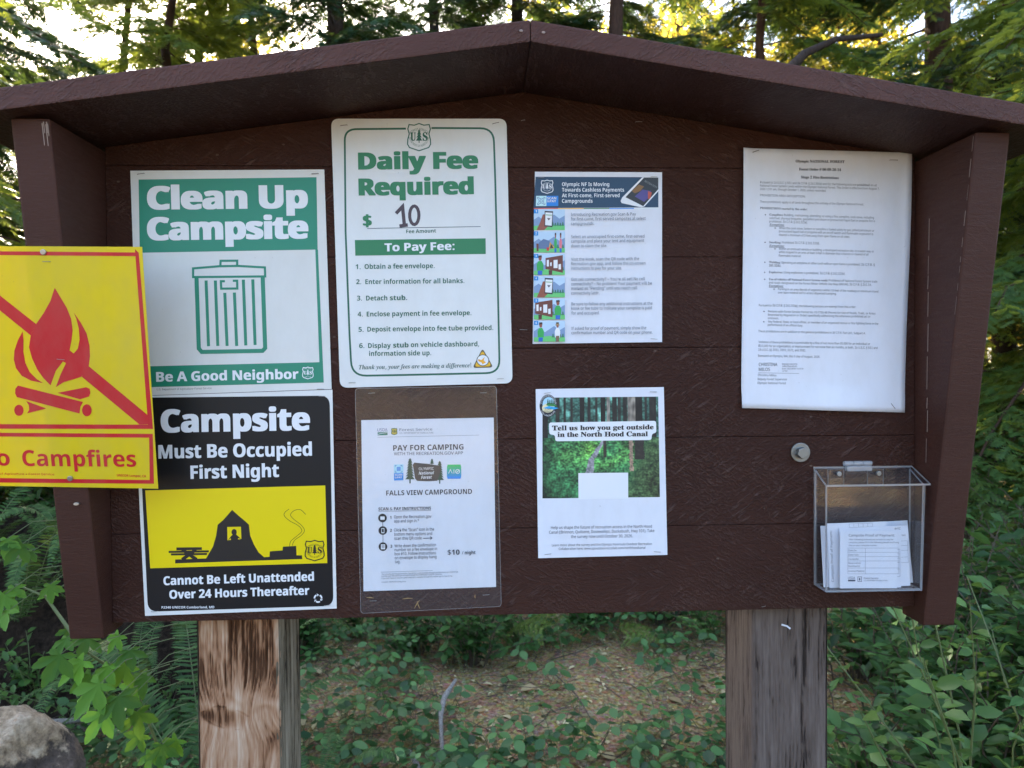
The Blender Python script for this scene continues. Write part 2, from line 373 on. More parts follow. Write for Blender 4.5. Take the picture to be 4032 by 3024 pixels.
# ------------------------------------------------------------------ printed sheets
def cr(k, x, y): return (1344 * (k % 3) + x * .60759, 1008 * (k // 3) + y * .60759)   # reading frame of the survey photographs -> photo pixels
def tl(x, y): return (400 + x * 1.1455, 600 + y * 1.1455)
_ink = {}
def ink(c, rough=.4, mul=1.3):
    key = (tuple(c), rough)
    if key not in _ink:
        _ink[key] = plain('print_%02x%02x%02x' % tuple(int(v) for v in c), tuple(min(.82, v * mul + .004) for v in lin(c)), rough, 0, .45)
    return _ink[key]
_fc = bpy.data.curves.new('t', 'FONT')
import os
FONTS = {}
def _font(fn):                                                # typefaces that ship inside Blender itself
    for base in (bpy.utils.system_resource('DATAFILES'), os.path.join(os.path.dirname(bpy.app.binary_path), '%d.%d' % bpy.app.version[:2], 'datafiles')):
        try: return bpy.data.fonts.load(os.path.join(base, 'fonts', fn))
        except Exception: pass
FONTS['serif'] = _font('NotoSansMath-Regular.woff2'); FONTS['sans'] = FONTS['serif'] or _fc.font; FONTS['alt'] = _font('Inter.woff2') or _fc.font
def _serif(t, style):                                         # bold, italic and serif letters live in the mathematical alphabets
    b = {'b': (0x1D400, 0x1D41A, 0x1D7CE), 'i': (0x1D468, 0x1D482, 0x1D7CE), 's': (0x1D5D4, 0x1D5EE, 0x1D7EC)}[style]
    return ''.join(chr(b[0] + ord(c) - 65) if 'A' <= c <= 'Z' else chr(b[1] + ord(c) - 97) if 'a' <= c <= 'z' else chr(b[2] + ord(c) - 48) if '0' <= c <= '9' else c for c in t)
SERIF = ['']
_fo = bpy.data.objects.new('t', _fc); COL.objects.link(_fo)
_gc = {}
def glyphs(txt, off=0, shear=0, res=3, sp=1):
    st = SERIF[0] if FONTS['serif'] else ''
    key = (txt, off, shear, res, sp, st)
    if key not in _gc:
        odd = any(c in '–“”•§' for c in txt)                   # signs the mathematical face lacks
        if odd: st = ''
        _fc.font = FONTS['alt'] if odd else FONTS['serif'] if st else FONTS['sans']; _fc.body = _serif(txt, st) if st else txt
        if st == 'i': shear = 0
        _fc.shear = shear; _fc.offset = 0; _fc.shear = shear; _fc.resolution_u = res; _fc.space_character = sp
        bpy.context.view_layer.update(); e = _fo.evaluated_get(bpy.context.evaluated_depsgraph_get()); me = e.to_mesh()
        V = np.array([v.co[:2] for v in me.vertices]).reshape(-1, 2); Fc = [tuple(p.vertices) for p in me.polygons]; e.to_mesh_clear()
        _gc[key] = (V, Fc)
    return _gc[key]
CAPS = {}
def capof():
    st = SERIF[0] if FONTS['serif'] else ''
    if st not in CAPS: CAPS[st] = glyphs('H')[0][:, 1].max()
    return CAPS[st]
def strip(pts, w, closed=False):                              # mitred ribbon
    P = [np.array(p, float) for p in pts]; n = len(P); L = []; R = []
    for i in range(n):
        a = P[i - 1] if (i > 0 or closed) else None; b = P[(i + 1) % n] if (i < n - 1 or closed) else None
        d1 = (P[i] - a) / (np.linalg.norm(P[i] - a) + 1e-12) if a is not None else None
        d2 = (b - P[i]) / (np.linalg.norm(b - P[i]) + 1e-12) if b is not None else None
        if d1 is None: d1 = d2
        if d2 is None: d2 = d1
        n1 = np.array([-d1[1], d1[0]]); n2 = np.array([-d2[1], d2[0]]); m = n1 + n2; m = m / (np.linalg.norm(m) + 1e-9)
        k = min(2.5, 1 / max(.3, m @ n1)); L.append(P[i] + m * w / 2 * k); R.append(P[i] - m * w / 2 * k)
    V = L + R; Fc = []
    for i in range(n if closed else n - 1): j = (i + 1) % n; Fc.append((i, n + i, n + j, j))
    return V, Fc
def rounded(pts, rads, seg=7):
    out = []; n = len(pts)
    if isinstance(rads, (int, float)): rads = [rads] * n
    for i in range(n):
        p = np.array(pts[i], float); a = np.array(pts[i - 1], float); b = np.array(pts[(i + 1) % n], float); r_ = rads[i]
        if r_ <= 0: out.append(tuple(p)); continue
        p0 = p + (a - p) / np.linalg.norm(a - p) * r_; p1 = p + (b - p) / np.linalg.norm(b - p) * r_
        for k in range(seg + 1):
            s = k / seg; out.append(tuple((1 - s) ** 2 * p0 + 2 * s * (1 - s) * p + s * s * p1))
    return out
def ell(cx, cy, rx, ry, n=28): return [(cx + rx * cos(tau * i / n), cy + ry * sin(tau * i / n)) for i in range(n)]
class Sheet:
    def __init__(s, name, label, cat, corners, mat, lift=.002, thick=.0008, rad=0, o=(0, 0, H0), a=0.0, bend=None, group=None, grid=None):
        s.o = np.array(o, float); s.ez = np.array([0, a, 1]) / math.hypot(a, 1); s.ex = np.array([1., 0, 0]); s.nn = np.cross(s.ex, s.ez)
        s.k = 0; s.bend = bend or (lambda u_, v_: 0.0); s.lay = {}
        s.top = lift + thick
        Q = [np.array(s.uv(*p)) for p in corners]; s.c = sum(Q) / len(Q)
        ol = rounded([q - s.c for q in Q], rad)
        if grid is None:
            n = len(ol); V = [s.loc(q, s.top) for q in ol] + [s.loc(q, lift) for q in ol]
            Fc = [tuple(range(n))[::-1], tuple(range(n, 2 * n))] + [(i, (i + 1) % n, n + (i + 1) % n, n + i) for i in range(n)]
        else:
            gx, gy = grid; V = []; Fc = []
            for hh in (s.top, lift):
                for j in range(gy + 1):
                    for i in range(gx + 1):
                        a_, b_ = i / gx, j / gy
                        q = (1 - a_) * (1 - b_) * Q[0] + a_ * (1 - b_) * Q[1] + a_ * b_ * Q[2] + (1 - a_) * b_ * Q[3] - s.c
                        V.append(s.loc(q, hh))
            w_ = gx + 1; m_ = w_ * (gy + 1)
            for j in range(gy):
                for i in range(gx):
                    p = j * w_ + i; Fc.append((p, p + w_, p + w_ + 1, p + 1)); Fc.append((m_ + p, m_ + p + 1, m_ + p + w_ + 1, m_ + p + w_))
            bd = [i for i in range(gx)] + [j * w_ + gx for j in range(gy)] + [gy * w_ + gx - i for i in range(gx)] + [(gy - j) * w_ for j in range(gy)]
            for i in range(len(bd)): p, q = bd[i], bd[(i + 1) % len(bd)]; Fc.append((p, q, m_ + q, m_ + p))
        s.root = pyobj(name, V, Fc, mat, smooth=grid is not None); s.name = name
        if grid is not None:
            me = s.root.data; me.polygons.foreach_set('use_smooth', [True] * (2 * grid[0] * grid[1]) + [False] * (len(me.polygons) - 2 * grid[0] * grid[1]))
        s.root.location = s.o + s.ex * s.c[0] + s.ez * s.c[1]
        s.root.rotation_euler = Matrix((s.ex, -s.nn, s.ez)).transposed().to_euler()
        tag(s.root, label, cat, group)
    def uv(s, px, py):
        d = CM @ np.array([(px - 2016) / F_PX, 1, -(py - 1512) / F_PX])
        p = CP + d * ((s.o - CP) @ s.nn / (d @ s.nn)); return ((p - s.o) @ s.ex, (p - s.o) @ s.ez)
    def L(s, k, x, y):
        p = tl(x, y) if k == 't' else (x, y) if k == 'p' else cr(k, x, y)
        return np.array(s.uv(*p)) - s.c
    def loc(s, q, h): return (q[0], -(h + s.bend(q[0], q[1])), q[1])
    def add(s, part, col, V2, Fc, rough=.4, lift=None):
        if lift is None: s.k += 1
        h = s.top + .00012 + s.k * .000024 + (lift or 0)
        V, Fs, I, Ms = s.lay.setdefault(part, ([], [], [], []))
        m = col if isinstance(col, bpy.types.Material) else ink(col, rough)
        if m not in Ms: Ms.append(m)
        n = len(V); V += [s.loc(q, h) for q in V2]; Fs += [tuple(n + i for i in f_) for f_ in Fc]; I += [Ms.index(m)] * len(Fc)
    def poly(s, part, col, k, pts, rad=0, sub=1):
        Q = [s.L(k, *p) for p in pts]
        if rad: Q = rounded(Q, rad)
        # wind so that faces look at the viewer
        A = sum(Q[i][0] * Q[(i + 1) % len(Q)][1] - Q[(i + 1) % len(Q)][0] * Q[i][1] for i in range(len(Q)))
        if A < 0: Q = Q[::-1]
        if sub > 1 and len(Q) == 4:
            V = []; Fc = []
            for j in range(sub + 1):
                for i in range(sub + 1):
                    a_, b_ = i / sub, j / sub
                    V.append((1 - a_) * (1 - b_) * np.array(Q[0]) + a_ * (1 - b_) * np.array(Q[1]) + a_ * b_ * np.array(Q[2]) + (1 - a_) * b_ * np.array(Q[3]))
            for j in range(sub):
                for i in range(sub): p = j * (sub + 1) + i; Fc.append((p, p + 1, p + sub + 2, p + sub + 1))
            s.add(part, col, V, Fc)
        else: s.add(part, col, Q, [tuple(range(len(Q)))])
    def line(s, part, col, k, pts, wpx, closed=False, rad=0, k_scale=.60759):
        Q = [s.L(k, *p) for p in pts]
        if rad: Q = rounded(Q, rad) if closed else Q
        sc_ = 1.1455 if k == 't' else 1 if k == 'p' else k_scale
        V, Fc = strip(Q, wpx * sc_ * 1.216 / F_PX, closed); s.add(part, col, V, Fc)
    def text(s, part, col, k, txt, x0, y0, x1, y1, cap, off=0.0, shear=0, warp=None, res=3, sp=1):
        keep = SERIF[0]
        if off >= .006 and not keep: SERIF[0] = 's'
        V, Fc = glyphs(txt, off, shear, res, sp); ch = capof(); ser = keep; SERIF[0] = keep
        if len(V) == 0: return
        a = s.L(k, x0, y0); b = s.L(k, x1, y1); e = (b - a); Wd = np.linalg.norm(e); e = e / Wd; n = np.array([-e[1], e[0]])
        hc = np.linalg.norm(s.L(k, x0, y0 - cap) - a); em = hc / ch
        ex = max(0, off - (.018 if not ser else 0)) * em; rx, ry = ex * 1.25, ex * .5     # heavier weights: the outline laid down again, shifted by a hair
        U = (V[:, 0] - V[:, 0].min()) / (V[:, 0].max() - V[:, 0].min()) * (Wd - 2 * rx) + rx; T = V[:, 1] / ch * (hc - 2 * ry) + ry
        Q = a + U[:, None] * e + T[:, None] * n
        for i, (dx, dy) in enumerate(((0, 0),) if ex <= 0 else ((0, 0), (-1, 0), (1, 0), (-1, 1), (1, 1), (-1, -1), (1, -1), (0, 1), (0, -1))):
            s.add(part, col, Q + e * dx * rx + n * dy * ry, Fc, .4, .00008 + i * .00005)
    def arc(s, part, col, k, txt, cx, cy, rx, ry, a0, a1, cap, off=.01):     # letters bent along an ellipse, angles in degrees, clockwise from the top
        V, Fc = glyphs(txt, off, 0, 2); U = (V[:, 0] - V[:, 0].min()) / (V[:, 0].max() - V[:, 0].min())
        ang = np.radians(a0 + (a1 - a0) * U); T = V[:, 1] / capof() * cap * (1 if a1 > a0 else -1)
        out = [s.L(k, cx + (rx + t_) * sin(g), cy - (ry + t_) * cos(g)) for g, t_ in zip(ang, T)]
        s.add(part, col, out, Fc)
    def shield(s, part, col, k, cx, cy, W_, H_, detail=True, bg=None, lw=None):
        S = [(-.42, -.46), (-.2, -.44), (0, -.5), (.2, -.44), (.42, -.46), (.47, -.30), (.41, -.12), (.47, .08), (.48, .26), (.40, .38), (.2, .44), (0, .5), (-.2, .44), (-.40, .38), (-.48, .26), (-.47, .08), (-.41, -.12), (-.47, -.30)]
        pts = [(cx + a * W_, cy + b * H_) for a, b in S]
        if bg: s.poly(part, bg, k, pts)
        s.line(part, col, k, pts, lw or max(2, W_ * .05), True)
        SERIF[0] = 'b'
        s.text(part, col, k, 'U', cx - .36 * W_, cy + .13 * H_, cx - .13 * W_, cy + .13 * H_, .30 * H_, .01)
        s.text(part, col, k, 'S', cx + .15 * W_, cy + .13 * H_, cx + .36 * W_, cy + .13 * H_, .30 * H_, .01)
        SERIF[0] = ''
        s.tree(part, col, k, cx, cy - .30 * H_, cy + .21 * H_, .26 * W_, 4)
        if detail:
            s.arc(part, col, k, 'FOREST SERVICE', cx, cy + .55 * H_, .62 * W_, .80 * H_, -34, 34, .085 * H_)
            s.arc(part, col, k, 'DEPARTMENT OF AGRICULTURE', cx, cy - .08 * H_, .44 * W_, .44 * H_, 258, 102, .075 * H_)
    def tree(s, part, col, k, cx, y0, y1, W_, tiers=5):
        P = [(cx, y0)]; h = (y1 - y0) * .84
        for i in range(tiers):
            b = y0 + h * (i + 1) / tiers; ww = W_ / 2 * (.35 + .65 * (i + 1) / tiers)
            P += [(cx + ww, b)] + ([(cx + ww * .45, b - h * .04)] if i < tiers - 1 else [(cx + W_ * .07, b)])
        P += [(cx + W_ * .07, y1), (cx - W_ * .07, y1)]
        for i in reversed(range(tiers)):
            b = y0 + h * (i + 1) / tiers; ww = W_ / 2 * (.35 + .65 * (i + 1) / tiers)
            P += ([(cx - ww * .45, b - h * .04)] if i < tiers - 1 else [(cx - W_ * .07, b)]) + [(cx - ww, b)]
        s.poly(part, col, k, P)
    def staple(s, k, x, y, ang=0, length=.0105, mat=None, out=.0012):
        q = s.L(k, x, y); h = s.top + .0004; t_ = .00042
        dx, dz = cos(ang) * length / 2, sin(ang) * length / 2; b0 = BM()
        P = [(-1, -.0005), (-1, out), (1, out * .8), (1, -.0005)]
        v, fc = tube([(q[0] + a * dx, -(h + b_), q[1] + a * dz) for a, b_ in P], [t_] * 4, 5)
        m = npmesh('staple', v, fc); o = link('staple', m, s.root, [mat or M_steel]); return o
    def done(s):
        for part, (V, Fs, I, Ms) in s.lay.items():
            o = pyobj(part, V, Fs, Ms, s.root, I)
        return s
def sheet_mat(name, col, rough, wave, trans=0.0, tcol=None, spec=.5):
    t = NT(name); n1 = t.noise(t.coord(), 9, 2, .4) if wave < .2 else t.math('ADD', t.noise(t.coord(), 7, 2, .4), t.math('MULTIPLY', t.noise(t.coord((1, 1, .6), (0, .5, 0)), 16, 2, .5, 1.5), .5))
    dirt = t.ramp(t.noise(t.coord((1, 1, .5)), 14, 6, .7), [(.42, (0, 0, 0)), (.75, (1, 1, 1))]); spot = t.ramp(t.noise(t.coord(), 150, 2), [(.74, (0, 0, 0)), (.80, (1, 1, 1))])
    cc = t.mix(t.math('MULTIPLY', dirt, .16), col, (.42, .38, .30)); cc = t.mix(t.math('MULTIPLY', spot, .25), cc, (.2, .17, .13))
    t.set(Base_Color=cc, Roughness=rough, Specular_IOR_Level=spec, Normal=t.bump(n1, wave, .01))
    if trans:
        tr = t.n('BsdfTranslucent'); tr.inputs[0].default_value = (*(tcol or col), 1); mx = t.n('MixShader'); mx.inputs[0].default_value = trans
        t.l(t.b.outputs[0], mx.inputs[1]); t.l(tr.outputs[0], mx.inputs[2]); t.l(mx.outputs[0], t.out.inputs[0])
    return t.m
M_plas = sheet_mat('white_plastic_sign', (.74, .74, .72), .33, .10)
M_paper = sheet_mat('white_office_paper', (.76, .77, .82), .6, .22, spec=.25)
M_clean = sheet_mat('cream_plastic_sign', (.72, .71, .67), .38, .10)
YEL = plain('print_yellow', (.80, .62, .0), .3, 0, .45)
GREEN = (20, 118, 92); DGREEN = (20, 84, 64); BLACK = (14, 15, 19); WHITE = (205, 206, 212); RED = (196, 24, 34)

# ---- Clean Up Campsite
S = Sheet('campsite_rules_sign', 'white and green plastic sign reading Clean Up Campsite with a trash can picture', 'sign', [(516, 674), (1278, 669), (1307, 1532), (547, 1558)], M_clean, .0018, .0009)
S.poly('header_band', GREEN, 't', [(130, 95), (740, 87), (744, 335), (134, 346)])
for p in ([(736, 335), (745, 335), (765, 792), (750, 722)], [(134, 346), (143, 346), (170, 735), (160, 812)]): S.poly('border', GREEN, 't', p)
S.poly('footer_band', GREEN, 3, [(960, 715), (2092, 688), (2100, 820), (960, 850)])
S.text('title_lettering', WHITE, 0, 'Clean Up', 960, 1362, 2000, 1352, 152, .042, sp=.98)
S.text('title_lettering', WHITE, 0, 'Campsite', 960, 1561, 2003, 1548, 150, .042, sp=.98)
S.text('slogan_lettering', WHITE, 3, 'Be A Good Neighbor', 1018, 815, 1938, 796, 63, .028)
S.text('small_lettering', (95, 95, 95), 3, 'U.S. Department of Agriculture–Forest Service', 1020, 871, 1376, 862, 12)
S.shield('emblem', WHITE, 3, 1998, 758, 72, 76, False, lw=5); S.text('emblem', WHITE, 3, 'FOREST SERVICE', 1974, 734, 2022, 733, 6); S.text('emblem', WHITE, 3, 'AGRICULTURE', 1977, 785, 2020, 784, 6)
S.line('pictogram', GREEN, 3, [(1256, 138), (1256, 82), (1425, 68), (1550, 66), (1720, 76), (1722, 134)], 14, True)
S.line('pictogram', GREEN, 3, [(1432, 70), (1434, 33), (1541, 32), (1541, 68)], 14)
S.line('pictogram', GREEN, 3, [(1278, 140), (1293, 600), (1312, 622), (1705, 615), (1722, 597), (1706, 136)], 26)
for a in ([(1340, 160), (1356, 585)], [(1400, 160), (1416, 583)], [(1461, 240), (1476, 583)], [(1523, 238), (1538, 583)], [(1581, 155), (1597, 580)], [(1642, 153), (1657, 577)]): S.line('pictogram', GREEN, 3, a, 19)
S.line('pictogram', GREEN, 3, [(1462, 165), (1436, 165), (1438, 213), (1542, 212), (1541, 162), (1513, 162)], 14)
S.staple(0, 920, 1131, .15, mat=M_dark, out=.002); S.staple(0, 2045, 1130, .1, mat=M_dark, out=.002); S.staple(3, 2080, 862, 0)
S.done()

# ---- Daily Fee Required
S = Sheet('fee_sign', 'tall white plastic sign with green border reading Daily Fee Required', 'sign', [(1305, 470), (1994, 470), (2018, 1509), (1340, 1527)], M_plas, .002, .0012, .013)
lo = [S.L(1, 420, 838)] + rounded([S.L(1, 80, 842), S.L(1, 22, 845), S.L(1, 28, 1000)], [0, .018, 0])[1:-1] + [S.L(1, 30, 1500), S.L(4, 55, 500)]
lo += rounded([S.L(4, 55, 500), S.L(4, 70, 777), S.L(4, 200, 775)], [0, .024, 0])[1:-1] + [S.L(4, 500, 769)]
lo += rounded([S.L(4, 500, 769), S.L(4, 1026, 757), S.L(4, 1022, 600)], [0, .022, 0])[1:-1] + [S.L(4, 1014, 200), S.L(1, 998, 1200)]
lo += rounded([S.L(1, 998, 1200), S.L(1, 986, 836), S.L(1, 850, 835)], [0, .022, 0])[1:-1] + [S.L(1, 585, 834)]
V, Fc = strip(lo, .0031); S.add('border', DGREEN, V, [q[::-1] for q in Fc])
S.shield('emblem', DGREEN, 1, 505, 893, 155, 176, True, lw=7)
S.text('title_lettering', (28, 108, 66), 1, 'Daily Fee', 112, 1103, 888, 1097, 110, .044)
S.text('title_lettering', (28, 108, 66), 1, 'Required', 115, 1271, 860, 1262, 110, .044)
S.text('title_lettering', (28, 108, 66), 1, '$', 142, 1470, 200, 1470, 74, .044)
INKB = (62, 44, 50)
for p in ([(356, 1386), (398, 1342), (410, 1462)], [(378, 1468), (432, 1460)]): S.line('handwriting', INKB, 1, p, 22)
S.line('handwriting', INKB, 1, [(474 + 30 * cos(a), 1398 + 60 * sin(a)) for a in np.linspace(0, tau, 18)[:-1]], 20, True)
S.line('fill_in_line', (70, 84, 88), 1, [(170, 1483), (903, 1471)], 4)
S.text('small_lettering', DGREEN, 1, 'Fee Amount', 422, 1514, 615, 1509, 23, .012)
S.poly('header_band', (28, 108, 66), 1, [(90, 1558), (935, 1547), (936, 1648), (93, 1659)])
S.text('header_lettering', WHITE, 1, 'To Pay Fee:', 283, 1632, 735, 1622, 52, .03)
for n_, q in zip('123456', ((95, 87, 127), (99, 184, 131), (104, 290, 136), (108, 393, 141), (114, 492, 146), (118, 597, 151))): S.text('instruction_lettering', DGREEN, 4, n_ + '.', q[0], q[1], q[2], q[1], 31, .008)
for tx, a, b, c_, d_, of in (('Obtain a fee envelope.', 153, 86, 605, 80, .007), ('Enter information for all blanks.', 158, 184, 797, 177, .007), ('Detach', 163, 290, 300, 288, .007), ('stub.', 317, 288, 428, 286, .02),
        ('Enclose payment in fee envelope.', 167, 393, 843, 384, .007), ('Deposit envelope into fee tube provided.', 171, 491, 984, 480, .007), ('Display', 176, 597, 322, 595, .007), ('stub', 338, 594, 437, 592, .02),
        ('on vehicle dashboard,', 452, 591, 893, 585, .007), ('information side up.', 182, 648, 583, 643, .007)): S.text('instruction_lettering', DGREEN, 4, tx, a, b, c_, d_, 31, of)
SERIF[0] = 'i'; S.text('thanks_lettering', (50, 84, 78), 4, 'Thank you, your fees are making a difference!', 116, 735, 842, 721, 28, 0, .3); SERIF[0] = ''
tri = [S.L(4, 915, 598), S.L(4, 985, 722), S.L(4, 850, 726)]
tri = rounded(tri[::-1], .006); S.add('emblem', (80, 74, 50), tri, [tuple(range(len(tri)))])
tri = [S.L(4, 915, 610), S.L(4, 974, 715), S.L(4, 862, 718)]; tri = rounded(tri[::-1], .006); S.add('emblem', (228, 158, 28), tri, [tuple(range(len(tri)))])
S.poly('emblem', (80, 74, 50), 4, ell(917, 676, 41, 38)); S.poly('emblem', WHITE, 4, ell(917, 676, 36, 33))
S.poly('emblem', (214, 150, 34), 4, [(886, 668), (908, 674), (930, 655), (922, 678), (938, 690), (915, 702), (908, 690), (888, 682)])
S.staple(1, 20, 818, .1, mat=M_dark, out=.002); S.staple(1, 1000, 804, .25, mat=M_dark, out=.002); S.staple(4, 72, 821); S.staple(4, 1030, 795, .05)
S.done()

# ---- Campsite Must Be Occupied
S = Sheet('campsite_rules_sign', 'black and yellow sign with tent picture reading Campsite Must Be Occupied First Night', 'sign', [(531, 1560), (1310, 1534), (1327, 2394), (574, 2423)], M_plas, .0018, .0009)
bl = [S.L('t', *p) for p in ((127, 843), (785, 836), (798, 1557), (162, 1577))][::-1]
bl = rounded(bl, [.016, .016, .016, .016]); S.add('black_field', plain('black_sign_ink', (.008, .008, .010), .45, 0, .3), bl, [tuple(range(len(bl)))])
S.poly('yellow_panel', YEL, 't', [(153, 1161), (770, 1144), (777, 1410), (170, 1428)])
S.text('title_lettering', WHITE, 3, 'Campsite', 1048, 1144, 2013, 1128, 150, .036)
S.text('title_lettering', WHITE, 3, 'Must Be Occupied', 1032, 1312, 2025, 1293, 88, .028)
S.text('title_lettering', WHITE, 3, 'First Night', 1240, 1443, 1812, 1430, 86, .028)
S.text('rule_lettering', WHITE, 6, 'Cannot Be Left Unattended', 1065, 471, 2038, 442, 57, .028)
S.text('rule_lettering', WHITE, 6, 'Over 24 Hours Thereafter', 1103, 559, 2008, 532, 56, .028)
S.text('small_lettering', WHITE, 6, 'P2340 UNICOR Cumberland, MD', 1052, 622, 1393, 620, 15, .01)
S.poly('pictogram', BLACK, 6, [(1508, -16), (1550, 22), (1590, 55), (1617, 80), (1625, 150), (1650, 210), (1680, 260), (1715, 290), (1750, 287), (1752, 252), (1835, 246), (1836, 222), (1922, 217), (1925, 278), (1960, 278), (1962, 302), (1140, 330), (1140, 305), (1340, 298), (1385, 220), (1405, 150), (1415, 80), (1450, 50), (1482, 14)])
S.poly('pictogram', YEL, 6, [(1477, 95), (1565, 93), (1568, 173), (1478, 180)])
S.poly('pictogram', BLACK, 6, ell(1521, 128, 17, 20)); S.poly('pictogram', BLACK, 6, [(1482, 180), (1500, 155), (1512, 143), (1534, 143), (1548, 155), (1567, 174), (1548, 166), (1544, 178), (1502, 180), (1498, 168)])
S.poly('pictogram', BLACK, 6, [(1148, 227), (1313, 225), (1313, 243), (1148, 246)])
S.line('pictogram', BLACK, 6, [(1098, 256), (1358, 252)], 13); S.line('pictogram', BLACK, 6, [(1113, 272), (1346, 269)], 13)
S.line('pictogram', BLACK, 6, [(1275, 240), (1185, 306)], 22); S.line('pictogram', BLACK, 6, [(1185, 240), (1278, 305)], 22)
def smooth(P, n=5):
    P = [np.array(p, float) for p in P]; o = []
    for i in range(len(P) - 1):
        a, b, c_, d_ = P[max(i - 1, 0)], P[i], P[i + 1], P[min(i + 2, len(P) - 1)]
        for k in range(n):
            t_ = k / n; o.append(.5 * (2 * b + (c_ - a) * t_ + (2 * a - 5 * b + 4 * c_ - d_) * t_ ** 2 + (3 * b - a - 3 * c_ + d_) * t_ ** 3))
    return o + [P[-1]]
S.line('pictogram', BLACK, 't', smooth([(648, 1352), (652, 1335), (672, 1318), (690, 1300), (678, 1282), (648, 1265), (630, 1248), (632, 1236), (646, 1225)]), 1.6)
S.line('pictogram', BLACK, 't', smooth([(657, 1350), (665, 1332), (688, 1315), (699, 1298), (688, 1280), (665, 1262), (651, 1245), (664, 1230), (685, 1227), (703, 1243)]), 1.6)
S.shield('emblem', BLACK, 6, 2042, 247, 128, 132, True, lw=7)
for i in range(3):
    a = tau * i / 3 - .5; pts = [(2064 + 24 * cos(a + d_), 556 + 24 * sin(a + d_)) for d_ in (-.55, 0, .55)]; S.line('emblem', WHITE, 6, pts, 10)
    b = a + .75; S.poly('emblem', WHITE, 6, [(2064 + rr * cos(b + q), 556 + rr * sin(b + q)) for rr, q in ((13, 0), (33, 0), (24, .5))])
S.staple(3, 2090, 908, 0); S.staple(6, 1008, 640, .05); S.staple(6, 2125, 600, .1)
S.done()

# ---- No Campfires (nailed to the sloping front of the left cheek board)
slope = -(.1536 - .0266) / (.3661 + .4171)
M_yel = sheet_mat('yellow_plastic_sign', (.88, .70, .012), .42, .10, .30, (.98, .74, .02))
M_yelred = sheet_mat('red_print_on_yellow', (.64, .014, .024), .42, .10, .18, (.7, .03, .02))
S = Sheet('no_campfires_sign', 'yellow plastic sign with red campfire crossed out reading No Campfires', 'sign', [(-190, 968), (562, 972), (625, 1922), (-190, 1908)], M_yel, .0015, .0012, 0, o=(0, -(.0266 + .4171 * -slope), H0), a=slope)
Rm = M_yelred
S.poly('border', Rm, 3, [(880, -45), (905, -20), (997, 1118), (965, 1090)]); S.poly('border', Rm, 3, [(-255, 1086), (965, 1090), (997, 1118), (-285, 1116)]); S.poly('border', Rm, 0, [(-285, 1626), (905, 1636), (885, 1660), (-258, 1651)]); S.poly('border', Rm, 3, [(-285, -30), (-258, -8), (-255, 1086), (-285, 1116)])
S.poly('border', Rm, 3, [(-285, 1140), (995, 1150), (972, 1174), (-258, 1165)]); S.poly('border', Rm, 3, [(995, 1150), (1003, 1472), (976, 1448), (972, 1174)]); S.poly('border', Rm, 3, [(-285, 1462), (-258, 1432), (976, 1448), (1003, 1472)]); S.poly('border', Rm, 3, [(-285, 1140), (-258, 1165), (-258, 1432), (-285, 1462)])
flame = [(362, 205), (398, 265), (440, 335), (468, 405), (478, 480), (470, 550), (458, 610), (485, 630), (512, 598), (523, 540), (518, 470), (502, 405), (485, 365), (530, 430), (568, 500), (587, 580), (590, 650), (582, 712), (560, 750), (535, 780), (480, 798), (420, 815), (370, 847), (400, 765), (435, 692), (415, 682), (370, 740), (335, 836), (290, 790), (250, 735), (215, 660), (196, 590), (207, 513), (242, 440), (290, 370), (335, 290)]
S.poly('pictogram', Rm, 3, flame)
S.poly('pictogram', Rm, 3, [(155, 487), (124, 545), (102, 610), (98, 670), (112, 725), (150, 775), (210, 806), (288, 822), (245, 795), (200, 750), (172, 690), (160, 620), (161, 545)])
S.poly('pictogram', Rm, 3, [(-258, 45), (242, 440), (207, 513), (-258, 135)]); S.poly('pictogram', Rm, 3, [(582, 712), (965, 1030), (965, 1088), (910, 1089), (537, 780)])
S.poly('pictogram', Rm, 3, [(125, 837), (545, 943), (528, 975), (522, 1018), (118, 912), (106, 888), (108, 858)])
S.poly('pictogram', Rm, 3, ell(570, 997, 31, 39)); S.poly('pictogram', Rm, 3, ell(131, 997, 30, 36))
S.poly('pictogram', Rm, 3, [(380, 884), (565, 848), (588, 858), (593, 885), (584, 908), (525, 926)]); S.poly('pictogram', Rm, 3, [(178, 937), (308, 985), (184, 1017), (197, 995), (196, 965)])
S.text('title_lettering', Rm, 3, 'Campfires', 158, 1357, 890, 1362, 102, .012); S.text('title_lettering', Rm, 3, 'No', -128, 1352, 75, 1355, 102, .012)
S.text('small_lettering', Rm, 3, 'U.S. Department of Agriculture • Forest Service', -190, 1411, 360, 1417, 13, .006); S.text('small_lettering', Rm, 3, 'UNICOR Lompoc, CA', 765, 1424, 953, 1430, 15, .006)
S.staple(3, 310, 36, 0); S.staple(3, 402, 668, -.1)
for k, x, y in ((0, 290, 1634), (3, 463, 1437)):
    q = S.L(k, x, y); v = BM(); v.prism([(q[0] + .0042 * cos(tau * i / 16), q[1] + .0042 * sin(tau * i / 16)) for i in range(16)], 1, -S.top - .0022, -S.top + .0006, .0009).make('screw', M_steel, S.root)
S.done()

